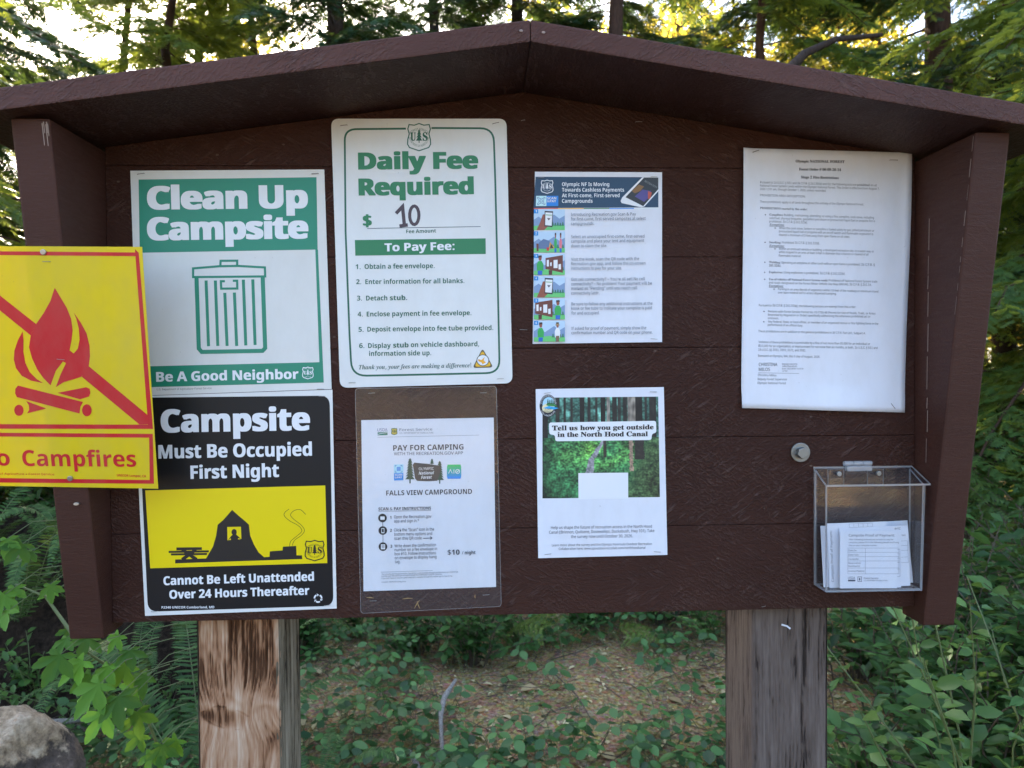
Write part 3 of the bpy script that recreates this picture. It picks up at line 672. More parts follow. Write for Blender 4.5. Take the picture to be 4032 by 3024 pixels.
# ---- illustrated cashless payment sheet
S = Sheet('payment_notice', 'white paper with navy header and six small pictures about cashless payments', 'notice', [(2106, 677), (2606, 679), (2606, 1347), (2097, 1354)], M_paper, .0012, .0003)
NAVY = (16, 52, 78); TX = (56, 60, 70)
S.poly('header_band', NAVY, 1, [(1258, 1147), (2053, 1150), (2053, 1345), (1245, 1350)])
for a, b, c_ in ((1245, 1405, (190, 70, 50)), (1405, 1570, (214, 160, 60)), (1570, 1735, (60, 120, 80)), (1735, 1895, (60, 130, 200)), (1895, 2053, (200, 208, 214))): S.poly('header_band', c_, 1, [(a, 1350), (b, 1349), (b, 1355), (a, 1356)])
S.shield('emblem', WHITE, 1, 1333, 1212, 80, 86, True, lw=5)
S.poly('scan_logo', (176, 208, 232), 1, [(1262, 1271), (1329, 1271), (1328, 1337), (1260, 1337)]); S.poly('scan_logo', (24, 116, 192), 1, [(1329, 1271), (1405, 1271), (1405, 1336), (1328, 1337)])
for sx, sy in ((-1, -1), (1, -1), (-1, 1), (1, 1)): S.line('scan_logo', (40, 80, 130), 1, [(1295 + sx * 24, 1304 + sy * 12), (1295 + sx * 24, 1304 + sy * 24), (1295 + sx * 12, 1304 + sy * 24)], 3); S.line('scan_logo', (60, 100, 150), 1, [(1295 + sx * 10 + a * 6, 1304 + sy * 10 + b * 6) for a, b in ((-1, -1), (1, -1), (1, 1), (-1, 1))], 3, True)
S.text('scan_logo', WHITE, 1, 'SCAN', 1333, 1294, 1392, 1294, 15, .02); S.text('scan_logo', WHITE, 1, '&PAY', 1333, 1313, 1391, 1313, 15, .02)
for tx, y, x1 in (('Olympic NF Is Moving', 1208, 1735), ('Towards Cashless Payments', 1244, 1831), ('At First-come, First-served', 1280, 1802), ('Campgrounds', 1316, 1627)): S.text('title_lettering', WHITE, 1, tx, 1429, y, x1, y, 24, .016)
P_ = 'phone_picture'
S.poly(P_, (70, 150, 180), 1, [(1990, 1151), (2053, 1151), (2053, 1200)])
S.poly(P_, (205, 206, 212), 1, [(1808, 1305), (1818, 1282), (1948, 1151), (2053, 1151), (2053, 1240), (1962, 1340), (1945, 1345), (1925, 1342), (1815, 1318)])
S.poly(P_, (34, 36, 40), 1, [(1840, 1280), (1960, 1153), (2052, 1153), (2052, 1228), (1955, 1338)])
S.poly(P_, (120, 84, 40), 1, [(1880, 1240), (1925, 1198), (1960, 1210), (1935, 1240), (1900, 1255)]); S.poly(P_, (70, 60, 120), 1, [(1900, 1275), (1950, 1230), (2005, 1240), (2000, 1275), (1960, 1310)]); S.poly(P_, (170, 70, 50), 1, [(1985, 1240), (2010, 1250), (2000, 1290), (1985, 1290)])
S.text(P_, (120, 124, 120), 1, 'RECREATION', 1962, 1180, 2040, 1222, 12)
def scene_pic(k, y0, y1, n_):
    X0, X1 = 1247, 1447; h = y1 - y0; Y_ = lambda a: y0 + a * h; Q = 'illustration'
    S.poly(Q, (168, 190, 220), k, [(X0, Y_(0)), (X1, Y_(0)), (X1, Y_(1)), (X0, Y_(1))])
    S.poly(Q, (112, 136, 168), k, [(X0, Y_(.5)), (X0 + 30, Y_(.35)), (X0 + 70, Y_(.55)), (X0 + 130, Y_(.25)), (X0 + 165, Y_(.45)), (X1, Y_(.3)), (X1, Y_(.8)), (X0, Y_(.8))])
    S.poly(Q, (92, 176, 100), k, [(X0, Y_(.8)), (X0 + 100, Y_(.72)), (X1, Y_(.78)), (X1, Y_(1)), (X0, Y_(1))])
    for i in range(5): S.tree(Q, (40, 104, 80), k, 1370 + i * 16, Y_(.60 + .03 * (i % 2)), Y_(.82), 18, 2)
    SK = (132, 70, 52); BR = (98, 50, 40); GR = (40, 150, 72)
    def man(x, s_, shirt=GR):
        S.poly(Q, (30, 90, 170), k, [(x - 15 * s_, Y_(.78)), (x + 15 * s_, Y_(.78)), (x + 13 * s_, Y_(1)), (x - 15 * s_, Y_(1))])
        S.poly(Q, shirt, k, [(x - 10 * s_, Y_(.34)), (x + 10 * s_, Y_(.34)), (x + 22 * s_, Y_(.5)), (x + 20 * s_, Y_(.8)), (x - 20 * s_, Y_(.8)), (x - 22 * s_, Y_(.5))])
        S.poly(Q, SK, k, ell(x, Y_(.22), 10 * s_, .11 * h)); S.poly(Q, (40, 30, 30), k, [(x - 12 * s_, Y_(.2)), (x - 11 * s_, Y_(.08)), (x + 10 * s_, Y_(.07)), (x + 12 * s_, Y_(.18)), (x, Y_(.15))])
    if n_ in (1, 4):
        S.poly(Q, SK, k, [(X0 + 18, Y_(1)), (X0 + 42, Y_(.6)), (X0 + 58, Y_(.25)), (X0 + 120, Y_(.2)), (X0 + 122, Y_(.62)), (X0 + 95, Y_(.8)), (X0 + 66, Y_(1))])
        S.poly(Q, (36, 34, 42), k, [(X0 + 70, Y_(.08)), (X0 + 124, Y_(.1)), (X0 + 120, Y_(.86)), (X0 + 68, Y_(.82))]); S.poly(Q, (214, 218, 222), k, [(X0 + 75, Y_(.15)), (X0 + 120, Y_(.17)), (X0 + 115, Y_(.79)), (X0 + 73, Y_(.76))])
        S.line(Q, (90, 140, 80), k, [(X0 + 77, Y_(.27)), (X0 + 117, Y_(.29))], 5); S.poly(Q, (60, 64, 80), k, [(X0 + 85, Y_(.42)), (X0 + 108, Y_(.43)), (X0 + 96, Y_(.54))])
    elif n_ == 2:
        S.poly(Q, (84, 104, 136), k, [(X0 + 22, Y_(.82)), (X0 + 34, Y_(.52)), (X0 + 62, Y_(.36)), (X0 + 98, Y_(.44)), (X0 + 138, Y_(.8)), (X0 + 100, Y_(.84))]); S.poly(Q, (214, 150, 40), k, [(X0 + 96, Y_(.82)), (X0 + 104, Y_(.5)), (X0 + 136, Y_(.8))]); S.poly(Q, (34, 36, 44), k, [(X0 + 104, Y_(.8)), (X0 + 110, Y_(.58)), (X0 + 128, Y_(.79))])
        man(1387, .42); man(1420, .42, (214, 110, 120)); S.poly(Q, (180, 50, 46), k, [(X0 + 82, Y_(.76)), (X0 + 98, Y_(.76)), (X0 + 98, Y_(.92)), (X0 + 82, Y_(.92))]); S.poly(Q, BR, k, [(X0 + 16, Y_(.58)), (X0 + 30, Y_(.58)), (X0 + 30, Y_(.94)), (X0 + 18, Y_(.94))])
    elif n_ in (3, 5):
        bx = X0 + 75 if n_ == 3 else X0 + 8
        S.poly(Q, BR, k, [(bx, Y_(.2)), (bx + 112, Y_(.06)), (bx + 112, Y_(.9)), (bx, Y_(.72))]); S.poly(Q, (70, 38, 32), k, [(bx + 20, Y_(.78)), (bx + 44, Y_(.78)), (bx + 42, Y_(1)), (bx + 22, Y_(1))])
        for a, b, c_, d_ in ((8, .3, 22, .6), (30, .42, 40, .58), (52, .3, 78, .68), (84, .5, 100, .74)): S.poly(Q, (208, 210, 214), k, [(bx + a, Y_(b)), (bx + c_, Y_(b - .02)), (bx + c_, Y_(d_)), (bx + a, Y_(d_))])
        man(X0 + 40 if n_ == 3 else X0 + 155, 1)
    else:
        man(X0 + 44, .95); man(X0 + 152, .8, (214, 214, 216)); S.poly(Q, (150, 120, 80), k, [(X0 + 136, Y_(.22)), (X0 + 168, Y_(.22)), (X0 + 160, Y_(.14)), (X0 + 144, Y_(.14))]); S.poly(Q, (110, 86, 60), k, [(X0 + 142, Y_(.72)), (X0 + 163, Y_(.72)), (X0 + 162, Y_(1)), (X0 + 142, Y_(1))])
    S.poly(Q, (30, 122, 186), k, [(X0, Y_(0)), (X0 + 28, Y_(0)), (X0 + 28, Y_(.2)), (X0, Y_(.2))]); S.text(Q, WHITE, k, str(n_), X0 + 10, Y_(.15), X0 + 19, Y_(.15), .1 * h, .01)
for a in ((1, 1358, 1493, 1), (1, 1501, 1638, 2), (4, -12, 124, 3), (4, 133, 269, 4), (4, 277, 412, 5), (4, 421, 556, 6)): scene_pic(*a)
for k, tx, a, b, c_, d_ in ((1, 'Introducing Recreation.gov Scan & Pay', 1486, 1403, 1905, 1400), (1, 'for first-come, first-served campsites at select', 1486, 1432, 1968, 1428), (1, 'campgrounds.', 1486, 1462, 1636, 1461), (1, 'Select an unoccupied first-come, first-served', 1487, 1547, 1960, 1543), (1, 'campsite and place your tent and equipment', 1487, 1576, 1958, 1571), (1, 'down to claim the site.', 1487, 1606, 1719, 1604),
        (4, 'Visit the kiosk, scan the QR code with the', 1487, 33, 1926, 29), (4, 'Recreation.gov app, and follow the on-screen', 1487, 62, 1967, 58), (4, 'instructions to pay for your site.', 1487, 91, 1815, 89), (4, 'Got cell connectivity? – You\'re all set! No cell', 1488, 164, 1963, 159), (4, 'connectivity? – No problem! Your payment will be', 1488, 193, 2008, 188), (4, 'marked as “Pending” until you reach cell', 1488, 222, 1914, 218), (4, 'connectivity later.', 1488, 252, 1670, 250),
        (4, 'Be sure to follow any additional instructions at the', 1489, 322, 2012, 317), (4, 'kiosk or fee tube to indicate your campsite is paid', 1489, 350, 2008, 346), (4, 'for and occupied.', 1489, 381, 1670, 379), (4, 'If asked for proof of payment, simply show the', 1489, 480, 1972, 475), (4, 'confirmation number and QR code on your phone.', 1489, 508, 2012, 504)):
    S.text('instruction_lettering', TX, k, tx, a, b, c_, d_, 19, .002, 0, None, 2)
S.staple(1, 1293, 1156, .05); S.staple(1, 2025, 1148, 0); S.staple(4, 1298, 546, .05); S.staple(4, 2025, 538, -.1)
S.done()

# ---- survey poster
S = Sheet('survey_poster', 'white survey flyer with a forest path photograph asking how you get outside', 'poster', [(2109, 1532), (2613, 1524), (2627, 2184), (2119, 2197)], M_paper, .0012, .0003)
def vnoise(x, y, s): return mnoise.noise((x * s, y * s, s * 1.7))
def paint(x, y):                                             # the printed woodland photograph, x right, y down, 0..1
    nz = vnoise(x, y, 14) * .5 + vnoise(x, y, 45) * .5; n2 = vnoise(x, y, 5)
    if y < .40:
        c_ = np.array([52, 88, 76]) * (1 + .9 * nz + .5 * vnoise(x, y, 60)) + (np.array([90, 120, 110]) * max(0, vnoise(x, y, 9) - .15) * 2.2)
        for tx, tw, b in ((.02, .03, .3), (.13, .016, .5), (.19, .012, .4), (.25, .012, .5), (.34, .022, .28), (.40, .012, .45), (.46, .01, .5), (.52, .02, .3), (.565, .012, 1.5), (.62, .02, .35), (.66, .012, .5), (.71, .014, .4), (.77, .035, 1.5), (.83, .03, .3), (.89, .012, .5), (.95, .03, .45)):
            if abs(x - tx) < tw: c_ = np.array([86, 80, 72]) * b * (1 + .5 * vnoise(x * 3, y, 16))
    else:
        n3 = vnoise(x, y, 60) * .6 + vnoise(x, y, 28) * .6
        sunny = math.exp(-((x - .42) / .28) ** 2 - ((y - .55) / .16) ** 2) + .6 * math.exp(-((x - .68) / .10) ** 2 - ((y - .62) / .08) ** 2)
        lit = max(0, .35 + .6 * vnoise(x, y, 6) + .5 * n3) * sunny
        c_ = np.array([52, 108, 66]) * (1 + 1.0 * n3 + .5 * n2) + np.array([96, 100, 14]) * lit
        px_ = .52 - .10 * math.sin((y - .44) * 6.2) if y < .6 else .40 + (.75 - y) * .15
        pw = .010 + .045 * (y - .40) + .006 * vnoise(x, y, 30)
        if y < .78 and abs(x - px_) < pw * 1.3: c_ = np.array([150, 146, 150]) * (.9 + .5 * n3)
        k = 1 / (1 + math.exp(-(x + .35 * y - 1.03 + .12 * n3) * 40)); c_ = c_ * (1 - .55 * k) + np.array([34, 30, 18]) * k * (1 + n3)
        if abs(x - .76 - .01 * n3) < .016 and y < .74: c_ = np.array([150, 124, 104]) * (1 + .5 * n3)
        if abs(x - .535) < .013 and y < .60: c_ = np.array([52, 46, 40]) * (1 + .4 * n3)
        if abs(x - .83) < .04 + .02 * n3 and y < .62: c_ = np.array([44, 40, 36]) * (1 + .4 * n3)
        c_ = c_ * min(1, .55 + x * 4) * (1 - .3 * max(0, y - .8) * 5 * (x < .3))
    return np.clip(c_, 4, 240)
q0, q1, q2, q3 = [S.L(4, *p) for p in ((1303, 918), (2052, 911), (2063, 1561), (1303, 1570))]
NX, NY = 150, 130; V = []; Fc = []; Cc = []
for j in range(NY + 1):
    for i in range(NX + 1):
        a, b = i / NX, j / NY; V.append(S.loc((1 - a) * (1 - b) * q0 + a * (1 - b) * q1 + a * b * q2 + (1 - a) * b * q3, S.top + .0001))
for j in range(NY):
    for i in range(NX):
        p = j * (NX + 1) + i; Fc.append((p, p + NX + 1, p + NX + 2, p + 1)); Cc += [*(v * 1.15 for v in lin(paint((i + .5) / NX, (j + .5) / NY))), 1]
t = NT('printed_photograph'); at = t.n('Attribute', attribute_name='print'); t.set(Base_Color=at.outputs['Color'], Roughness=.5)
ph = pyobj('photograph', V, Fc, t.m, S.root); ph.data.attributes.new('print', 'FLOAT_COLOR', 'FACE').data.foreach_set('color', np.array(Cc, np.float32))
S.poly('title_banner', (206, 207, 213), 4, [(1345, 1079), (2038, 1068), (2040, 1146), (2012, 1150), (2008, 1192), (1386, 1200), (1384, 1160), (1347, 1155)], .004)
S.poly('blank_patch', (205, 206, 212), 4, [(1535, 1406), (1857, 1403), (1858, 1572), (1536, 1576)])
SERIF[0] = 'b'; S.text('title_lettering', BLACK, 4, 'Tell us how you get outside', 1365, 1130, 2022, 1122, 31, .012); S.text('title_lettering', BLACK, 4, 'in the North Hood Canal', 1400, 1172, 1985, 1167, 31, .012); SERIF[0] = ''
S.poly('round_logo', (24, 28, 40), 4, ell(1340, 970, 56, 73)); S.poly('round_logo', (150, 190, 220), 4, ell(1343, 962, 40, 48)); S.poly('round_logo', (214, 200, 160), 4, ell(1338, 985, 38, 30)); S.poly('round_logo', (40, 150, 200), 4, [(1305, 985), (1345, 972), (1408, 985), (1375, 995), (1340, 990)]); S.poly('round_logo', (40, 120, 60), 4, [(1325, 965), (1345, 950), (1385, 962), (1400, 975), (1340, 972)])
for i in range(4): S.tree('round_logo', (24, 80, 50), 4, 1338 + i * 13, 925 + 4 * (i % 2), 965, 15, 3)
S.text('round_logo', BLACK, 4, 'OLYMPIC', 1318, 998, 1362, 998, 11); S.text('round_logo', BLACK, 4, 'PENINSULA', 1312, 1013, 1370, 1013, 11)
S.arc('round_logo', WHITE, 4, 'OUTDOOR RECREATION', 1340, 970, 45, 60, -80, 80, 10); S.arc('round_logo', WHITE, 4, 'COLLABORATIVE', 1340, 970, 53, 69, 240, 120, 10)
for tx, a, b, c_, d_, h in (('Help us shape the future of recreation access in the North Hood', 1358, 109, 2011, 100, 19), ('Canal ((Brinnon, Quilcene, Dosewallips, Duckabush, Hwy 101). Take', 1346, 139, 2027, 128, 19), ('the survey now until October 30, 2026.', 1487, 167, 1887, 162, 19), ('Learn more about the survey and the Olympic Peninsula Outdoor Recreation', 1364, 221, 2011, 211, 15), ('Collaborative here: www.opoutdoorreccollab.com/northhoodcanal', 1408, 244, 1968, 236, 15)):
    S.text('body_lettering', (60, 62, 74), 7, tx, a, b, c_, d_, h, .002, 0, None, 2)
S.staple(4, 1335, 887, .1, out=.002); S.staple(4, 2020, 880, -.05, out=.002); S.staple(7, 1338, 270, .05, out=.002); S.staple(7, 2045, 255, -.1, out=.002)
S.done()

# ---- laminated pay notice
S = Sheet('laminated_notice', 'laminated paper notice reading Pay for Camping inside a clear plastic pouch', 'notice', [(1423, 1654), (1944, 1644), (1953, 2310), (1432, 2327)], M_paper, .0014, .0003)
DK = (34, 36, 46)
S.text('agency_logo', (30, 60, 110), 4, 'USDA', 235, 1136, 300, 1134, 19, .002); S.poly('agency_logo', (28, 104, 84), 4, [(236, 1142), (300, 1138), (301, 1160), (236, 1162)]); S.line('agency_logo', WHITE, 4, [(236, 1156), (262, 1148), (300, 1144)], 3)
S.shield('agency_logo', (30, 84, 50), 4, 344, 1137, 38, 42, False, bg=(180, 160, 60), lw=4)
S.text('agency_logo', (74, 84, 96), 4, 'Forest Service', 378, 1134, 590, 1130, 17, .002); S.text('agency_logo', (90, 98, 108), 4, 'U.S. DEPARTMENT OF AGRICULTURE', 378, 1152, 597, 1149, 10); S.line('agency_logo', (110, 116, 124), 4, [(235, 1174), (893, 1160)], 2)
S.text('title_lettering', DK, 4, 'PAY FOR CAMPING', 337, 1261, 792, 1253, 35, .012); S.text('title_lettering', DK, 4, 'WITH THE RECREATION.GOV APP', 342, 1291, 788, 1285, 20, .004); S.text('title_lettering', DK, 4, 'FALLS VIEW CAMPGROUND', 292, 1551, 847, 1540, 32, .012)
S.poly('scan_logo', (150, 196, 228), 4, [(342, 1351), (403, 1349), (403, 1405), (342, 1407)]); S.poly('scan_logo', (34, 124, 196), 4, [(342, 1407), (403, 1405), (403, 1452), (342, 1454)])
for sx, sy in ((-1, -1), (1, -1), (-1, 1), (1, 1)): S.line('scan_logo', (34, 84, 150), 4, [(372 + sx * 22, 1378 + sy * 12), (372 + sx * 22, 1378 + sy * 22), (372 + sx * 12, 1378 + sy * 22)], 3)
S.poly('scan_logo', (70, 130, 190), 4, [(360, 1366), (385, 1365), (385, 1391), (360, 1392)])
S.text('scan_logo', WHITE, 4, 'SCAN', 349, 1423, 396, 1421, 11, .02); S.text('scan_logo', WHITE, 4, '&PAY', 349, 1440, 394, 1438, 11, .02)
for x, y0, y1, w_ in ((446, 1308, 1472, 62), (588, 1312, 1352, 30), (638, 1326, 1474, 56)): S.tree('forest_logo', (22, 62, 44), 4, x, y0, y1, w_, 8)
S.poly('forest_logo', (48, 46, 48), 4, [(474, 1338), (560, 1346), (640, 1358), (646, 1375), (636, 1420), (622, 1455), (560, 1458), (492, 1456), (478, 1440), (470, 1385), (464, 1352)])
S.text('forest_logo', WHITE, 4, 'OLYMPIC', 503, 1387, 600, 1384, 17, .002); S.text('forest_logo', WHITE, 4, 'National', 502, 1416, 602, 1413, 20, .014, .3); S.text('forest_logo', WHITE, 4, 'Forest', 518, 1443, 588, 1441, 20, .014, .3)
for i in range(6): S.poly('app_logo', (20 + i * 2, 170 - i * 9, 90 + i * 22), 4, [(685 + (4 if i in (0,) else 0), 1351 + i * 15.3), (777 - (4 if i == 0 else 0), 1350 + i * 15.3), (777 - (4 if i == 5 else 0), 1350 + (i + 1) * 15.3), (685 + (4 if i == 5 else 0), 1351 + (i + 1) * 15.3)])
S.line('app_logo', WHITE, 4, [(695, 1408), (707, 1383), (719, 1407)], 4); S.line('app_logo', WHITE, 4, [(730, 1408), (730, 1382)], 4); S.line('app_logo', WHITE, 4, ell(754, 1395, 13, 13, 14), 4, True); S.line('app_logo', WHITE, 4, [(748, 1401), (761, 1388)], 4)
S.text('instruction_lettering', DK, 4, 'SCAN & PAY INSTRUCTIONS', 242, 1647, 582, 1641, 19, .006); S.line('instruction_lettering', DK, 4, [(242, 1653), (582, 1647)], 2)
S.line('step_icons', DK, 7, [(269, 40), (272, 220)], 3)
for x, y in ((268, 37), (270, 118), (271, 222)): S.poly('step_icons', (24, 24, 28), 7, ell(x, y, 28, 28))
S.poly('step_icons', (200, 202, 206), 7, [(254, 27), (282, 27), (282, 48), (254, 48)], .001); S.poly('step_icons', (200, 202, 206), 7, [(261, 103), (280, 103), (280, 135), (261, 135)]); S.poly('step_icons', (24, 24, 28), 7, [(264, 107), (277, 107), (277, 129), (264, 129)]); S.poly('step_icons', (200, 202, 206), 7, [(258, 207), (285, 207), (285, 239), (258, 239)])
for y in (213, 221, 229): S.line('step_icons', (24, 24, 28), 7, [(263, y), (281, y)], 3)
for tx, a, b, c_, d_, of in (('1', 317, 43, 325, 43, .014), ('Open the Recreation.gov', 343, 39, 584, 35, .002), ('app and sign in.*', 343, 66, 505, 63, .002), ('2', 317, 126, 328, 126, .014), ('Click the “Scan” icon in the', 343, 124, 602, 118, .002), ('bottom menu options and', 345, 151, 589, 146, .002), ('scan this QR code', 345, 178, 522, 175, .002), ('3', 319, 229, 331, 229, .014), ('Write down the confirmation', 346, 227, 614, 219, .002), ('number on a fee envelope in', 347, 252, 621, 244, .002), ('box #10. Follow instructions', 347, 278, 614, 271, .002), ('on envelope to display hang', 348, 304, 617, 296, .002), ('tag.', 348, 329, 383, 328, .002)):
    S.text('instruction_lettering', DK, 7, tx, a, b, c_, d_, 19, of, 0, None, 2)
S.line('instruction_lettering', DK, 7, [(531, 168), (586, 166)], 4); S.line('instruction_lettering', DK, 7, [(576, 157), (588, 166), (577, 176)], 4)
S.text('price_lettering', DK, 7, '$10', 690, 275, 767, 273, 32, .016); S.text('price_lettering', DK, 7, '/ night', 782, 272, 870, 270, 22, .012)
S.line('small_lettering', (120, 124, 130), 7, [(258, 387), (592, 376)], 2)
for tx, a, b, c_, d_ in (('*For security and fraud prevention, Scan & Pay is only available through the Recreation.gov Mobile App.', 262, 405, 760, 388), ('Log into your Recreation.gov account through the mobile app to pay for Camping.', 262, 417, 652, 403), ('If you don\'t have an account, guest checkout is available through the mobile app for Scan & Pay.', 262, 432, 722, 415), ('Location: AP24018-Activity Pass', 263, 455, 420, 451)):
    S.text('small_lettering', (80, 84, 90), 7, tx, a, b, c_, d_, 9, .002, 0, None, 1)
def clear_mat(name, tint, gloss, rough, milk=0.0, bump=0):
    t = NT(name); tr = t.n('BsdfTransparent'); tr.inputs[0].default_value = (*tint, 1); gl = t.n('BsdfGlossy'); gl.inputs[1].default_value = rough
    fr = t.n('LayerWeight'); fr.inputs[0].default_value = .5
    if bump:
        nm = t.bump(t.noise(t.coord(), 22, 3), bump, .004); t.l(nm, gl.inputs['Normal'])
    mx = t.n('MixShader'); t.l(t.math('MULTIPLY', t.math('ADD', t.math('POWER', fr.outputs[1], 4.0), .05), gloss), mx.inputs[0]); t.l(tr.outputs[0], mx.inputs[1]); t.l(gl.outputs[0], mx.inputs[2]); o = mx.outputs[0]
    if milk:
        df = t.n('BsdfDiffuse'); df.inputs[0].default_value = (.75, .75, .75, 1); m2 = t.n('MixShader'); m2.inputs[0].default_value = milk; t.l(o, m2.inputs[1]); t.l(df.outputs[0], m2.inputs[2]); o = m2.outputs[0]
    t.l(o, t.out.inputs[0]); return t.m
M_lam = clear_mat('clear_laminate', (.985, .985, .98), .9, .10, .03, .2)
Q = [S.L('p', 1400, 1530), S.L('p', 1954, 1520), S.L(7, 1036, 607), S.L(7, 129, 652)]; Q = rounded(Q[::-1], .006)
V = [S.loc(q, S.top + .0022) for q in Q]; n = len(V)
o = pyobj('laminate_pouch', V, [tuple(range(n))], M_lam, S.root)
V2, F2 = strip(Q, .0007, True); pyobj('pouch_edge', [S.loc(q, S.top + .0024) for q in V2], F2, clear_mat('laminate_edge', (.95, .95, .95), 2, .3, .25), S.root)
S.top += .002; S.staple(4, 198, 888, .05, out=.0012); S.staple(4, 920, 886, 0, out=.0012); S.staple(7, 208, 570, 0); S.staple(7, 938, 531, .05)
S.done()
for i, (k, x, y, a, L) in enumerate(((7, 190, 551, -.1, .012), (7, 430, 556, .05, .017), (7, 492, 592, 1.0, .016), (7, 502, 596, 1.9, .013), (7, 868, 542, 1.6, .006))):
    q = S.L(k, x, y); wq = S.root.matrix_basis @ Vector((q[0], -S.top - .0008, q[1]))
    v, fc = tube([(-L / 2, 0, 0), (0, -.0004, .0006), (L / 2, 0, 0)], [.0003, .0008, .0003], 5)
    o = link('dry_needle', npmesh('dry_needle', v, fc), None, [plain('dry_needle', (.42, .26, .10), .7) if i == 0 else bpy.data.materials['dry_needle']]); o.location = wq; o.rotation_euler = (0, -a, 0)
    tag(o, 'dry tan conifer needle caught in the clear strip under the laminated notice', 'needle', 'dry needles on the laminated notice')

# ---- long typed fire order
def tab_bend(u_, v_):
    b = 0
    if v_ < -.165: b += .016 * min(1, (-.165 - v_) / .05) ** 2 * (.55 + .45 * sin(u_ * 30 + 1)) * max(0, 1 - abs(v_ + .19) * 18)
    e = max(0, -.115 - u_) / .025; b += .004 * min(1.4, e) ** 2 * (.5 + .5 * sin(v_ * 9 + .6))
    b += .003 * max(0, (u_ - .125) / .015) * (.5 + .5 * sin(v_ * 14))
    return max(0, b) + .0006 * sin(v_ * 11 + u_ * 6) + .0008
S = Sheet('fire_order', 'long white typed fire restriction order with a curled bottom edge', 'notice', [(2923, 585), (3585, 603), (3558, 1624), (2916, 1606)], M_paper, .0012, .0003, bend=tab_bend, grid=(30, 44))
TB = (30, 32, 42); PT = 'typed_lettering'
for tx, a, b, c_, d_ in (('Olympic NATIONAL FOREST', 727, 1056, 1043, 1060), ('Forest Order # 06-09-26-14', 749, 1108, 1020, 1112), ('Stage 2 Fire Restrictions', 761, 1159, 1005, 1164)): SERIF[0] = 'b'; S.text('title_lettering', TB, 2, tx, a, b, c_, d_, 17, .004, 0, None, 2); SERIF[0] = ''
L2 = (('Pursuant to 16 U.S.C. § 551 and 36 C.F.R. § 261.50(a) and (b), the following acts are', 498, 1191, 1118, 1207, 0), ('prohibited', 1124, 1207, 1205, 1209, .012), ('on all', 1212, 1209, 1250, 1211, 0), ('National Forest System Lands within the Olympic National Forest. This Order is effective from August 7,', 497, 1212, 1268, 1233, 0), ('2026 12:01 am, through October 1, 2026, unless rescinded.', 497, 1234, 924, 1246, 0), ('PROHIBITION AREA DESCRIPTION:', 497, 1274, 790, 1283, 0), ('These prohibitions apply to all lands throughout the entirety of the Olympic National Forest.', 497, 1316, 1167, 1334, 0), ('PROHIBITIONS enacted by this order:', 497, 1357, 803, 1366, .012),
    ('Campfires:', 558, 1400, 648, 1402, .012), ('Building, maintaining, attending, or using a fire, campfire, cook stove, including', 653, 1402, 1233, 1420, 0), ('solid fuel, charcoal briquette, gas/jellied petroleum or pressurized liquid fuel or propane fire is', 558, 1422, 1240, 1442, 0), ('prohibited.', 558, 1443, 638, 1446, 0), ('36 C.F.R. § 261.52(a).', 645, 1446, 804, 1451, .012), ('Exemptions:', 558, 1464, 655, 1466, .012), ('When the cook stove, lantern or campfire is fueled solely by gas, jellied petroleum or', 621, 1486, 1235, 1504, 0), ('pressurized liquid fuel or propane with an on/off switch and flammable vegetation is', 620, 1507, 1228, 1526, 0), ('cleared a minimum of 3-feet away from open flame on all sides.', 620, 1530, 1078, 1544, 0),
    ('Smoking:', 557, 1578, 634, 1580, .012), ('Prohibited', 641, 1580, 716, 1582, 0), ('36 C.F.R. § 261.52(d).', 722, 1582, 883, 1586, .012), ('Exemptions:', 557, 1600, 655, 1602, .012), ('Within an enclosed vehicle or building, a developed recreation site, in a water way or', 620, 1620, 1233, 1638, 0), ('while stopped in an area at least 3-feet in diameter that is barren or cleared of all', 620, 1641, 1197, 1658, 0))
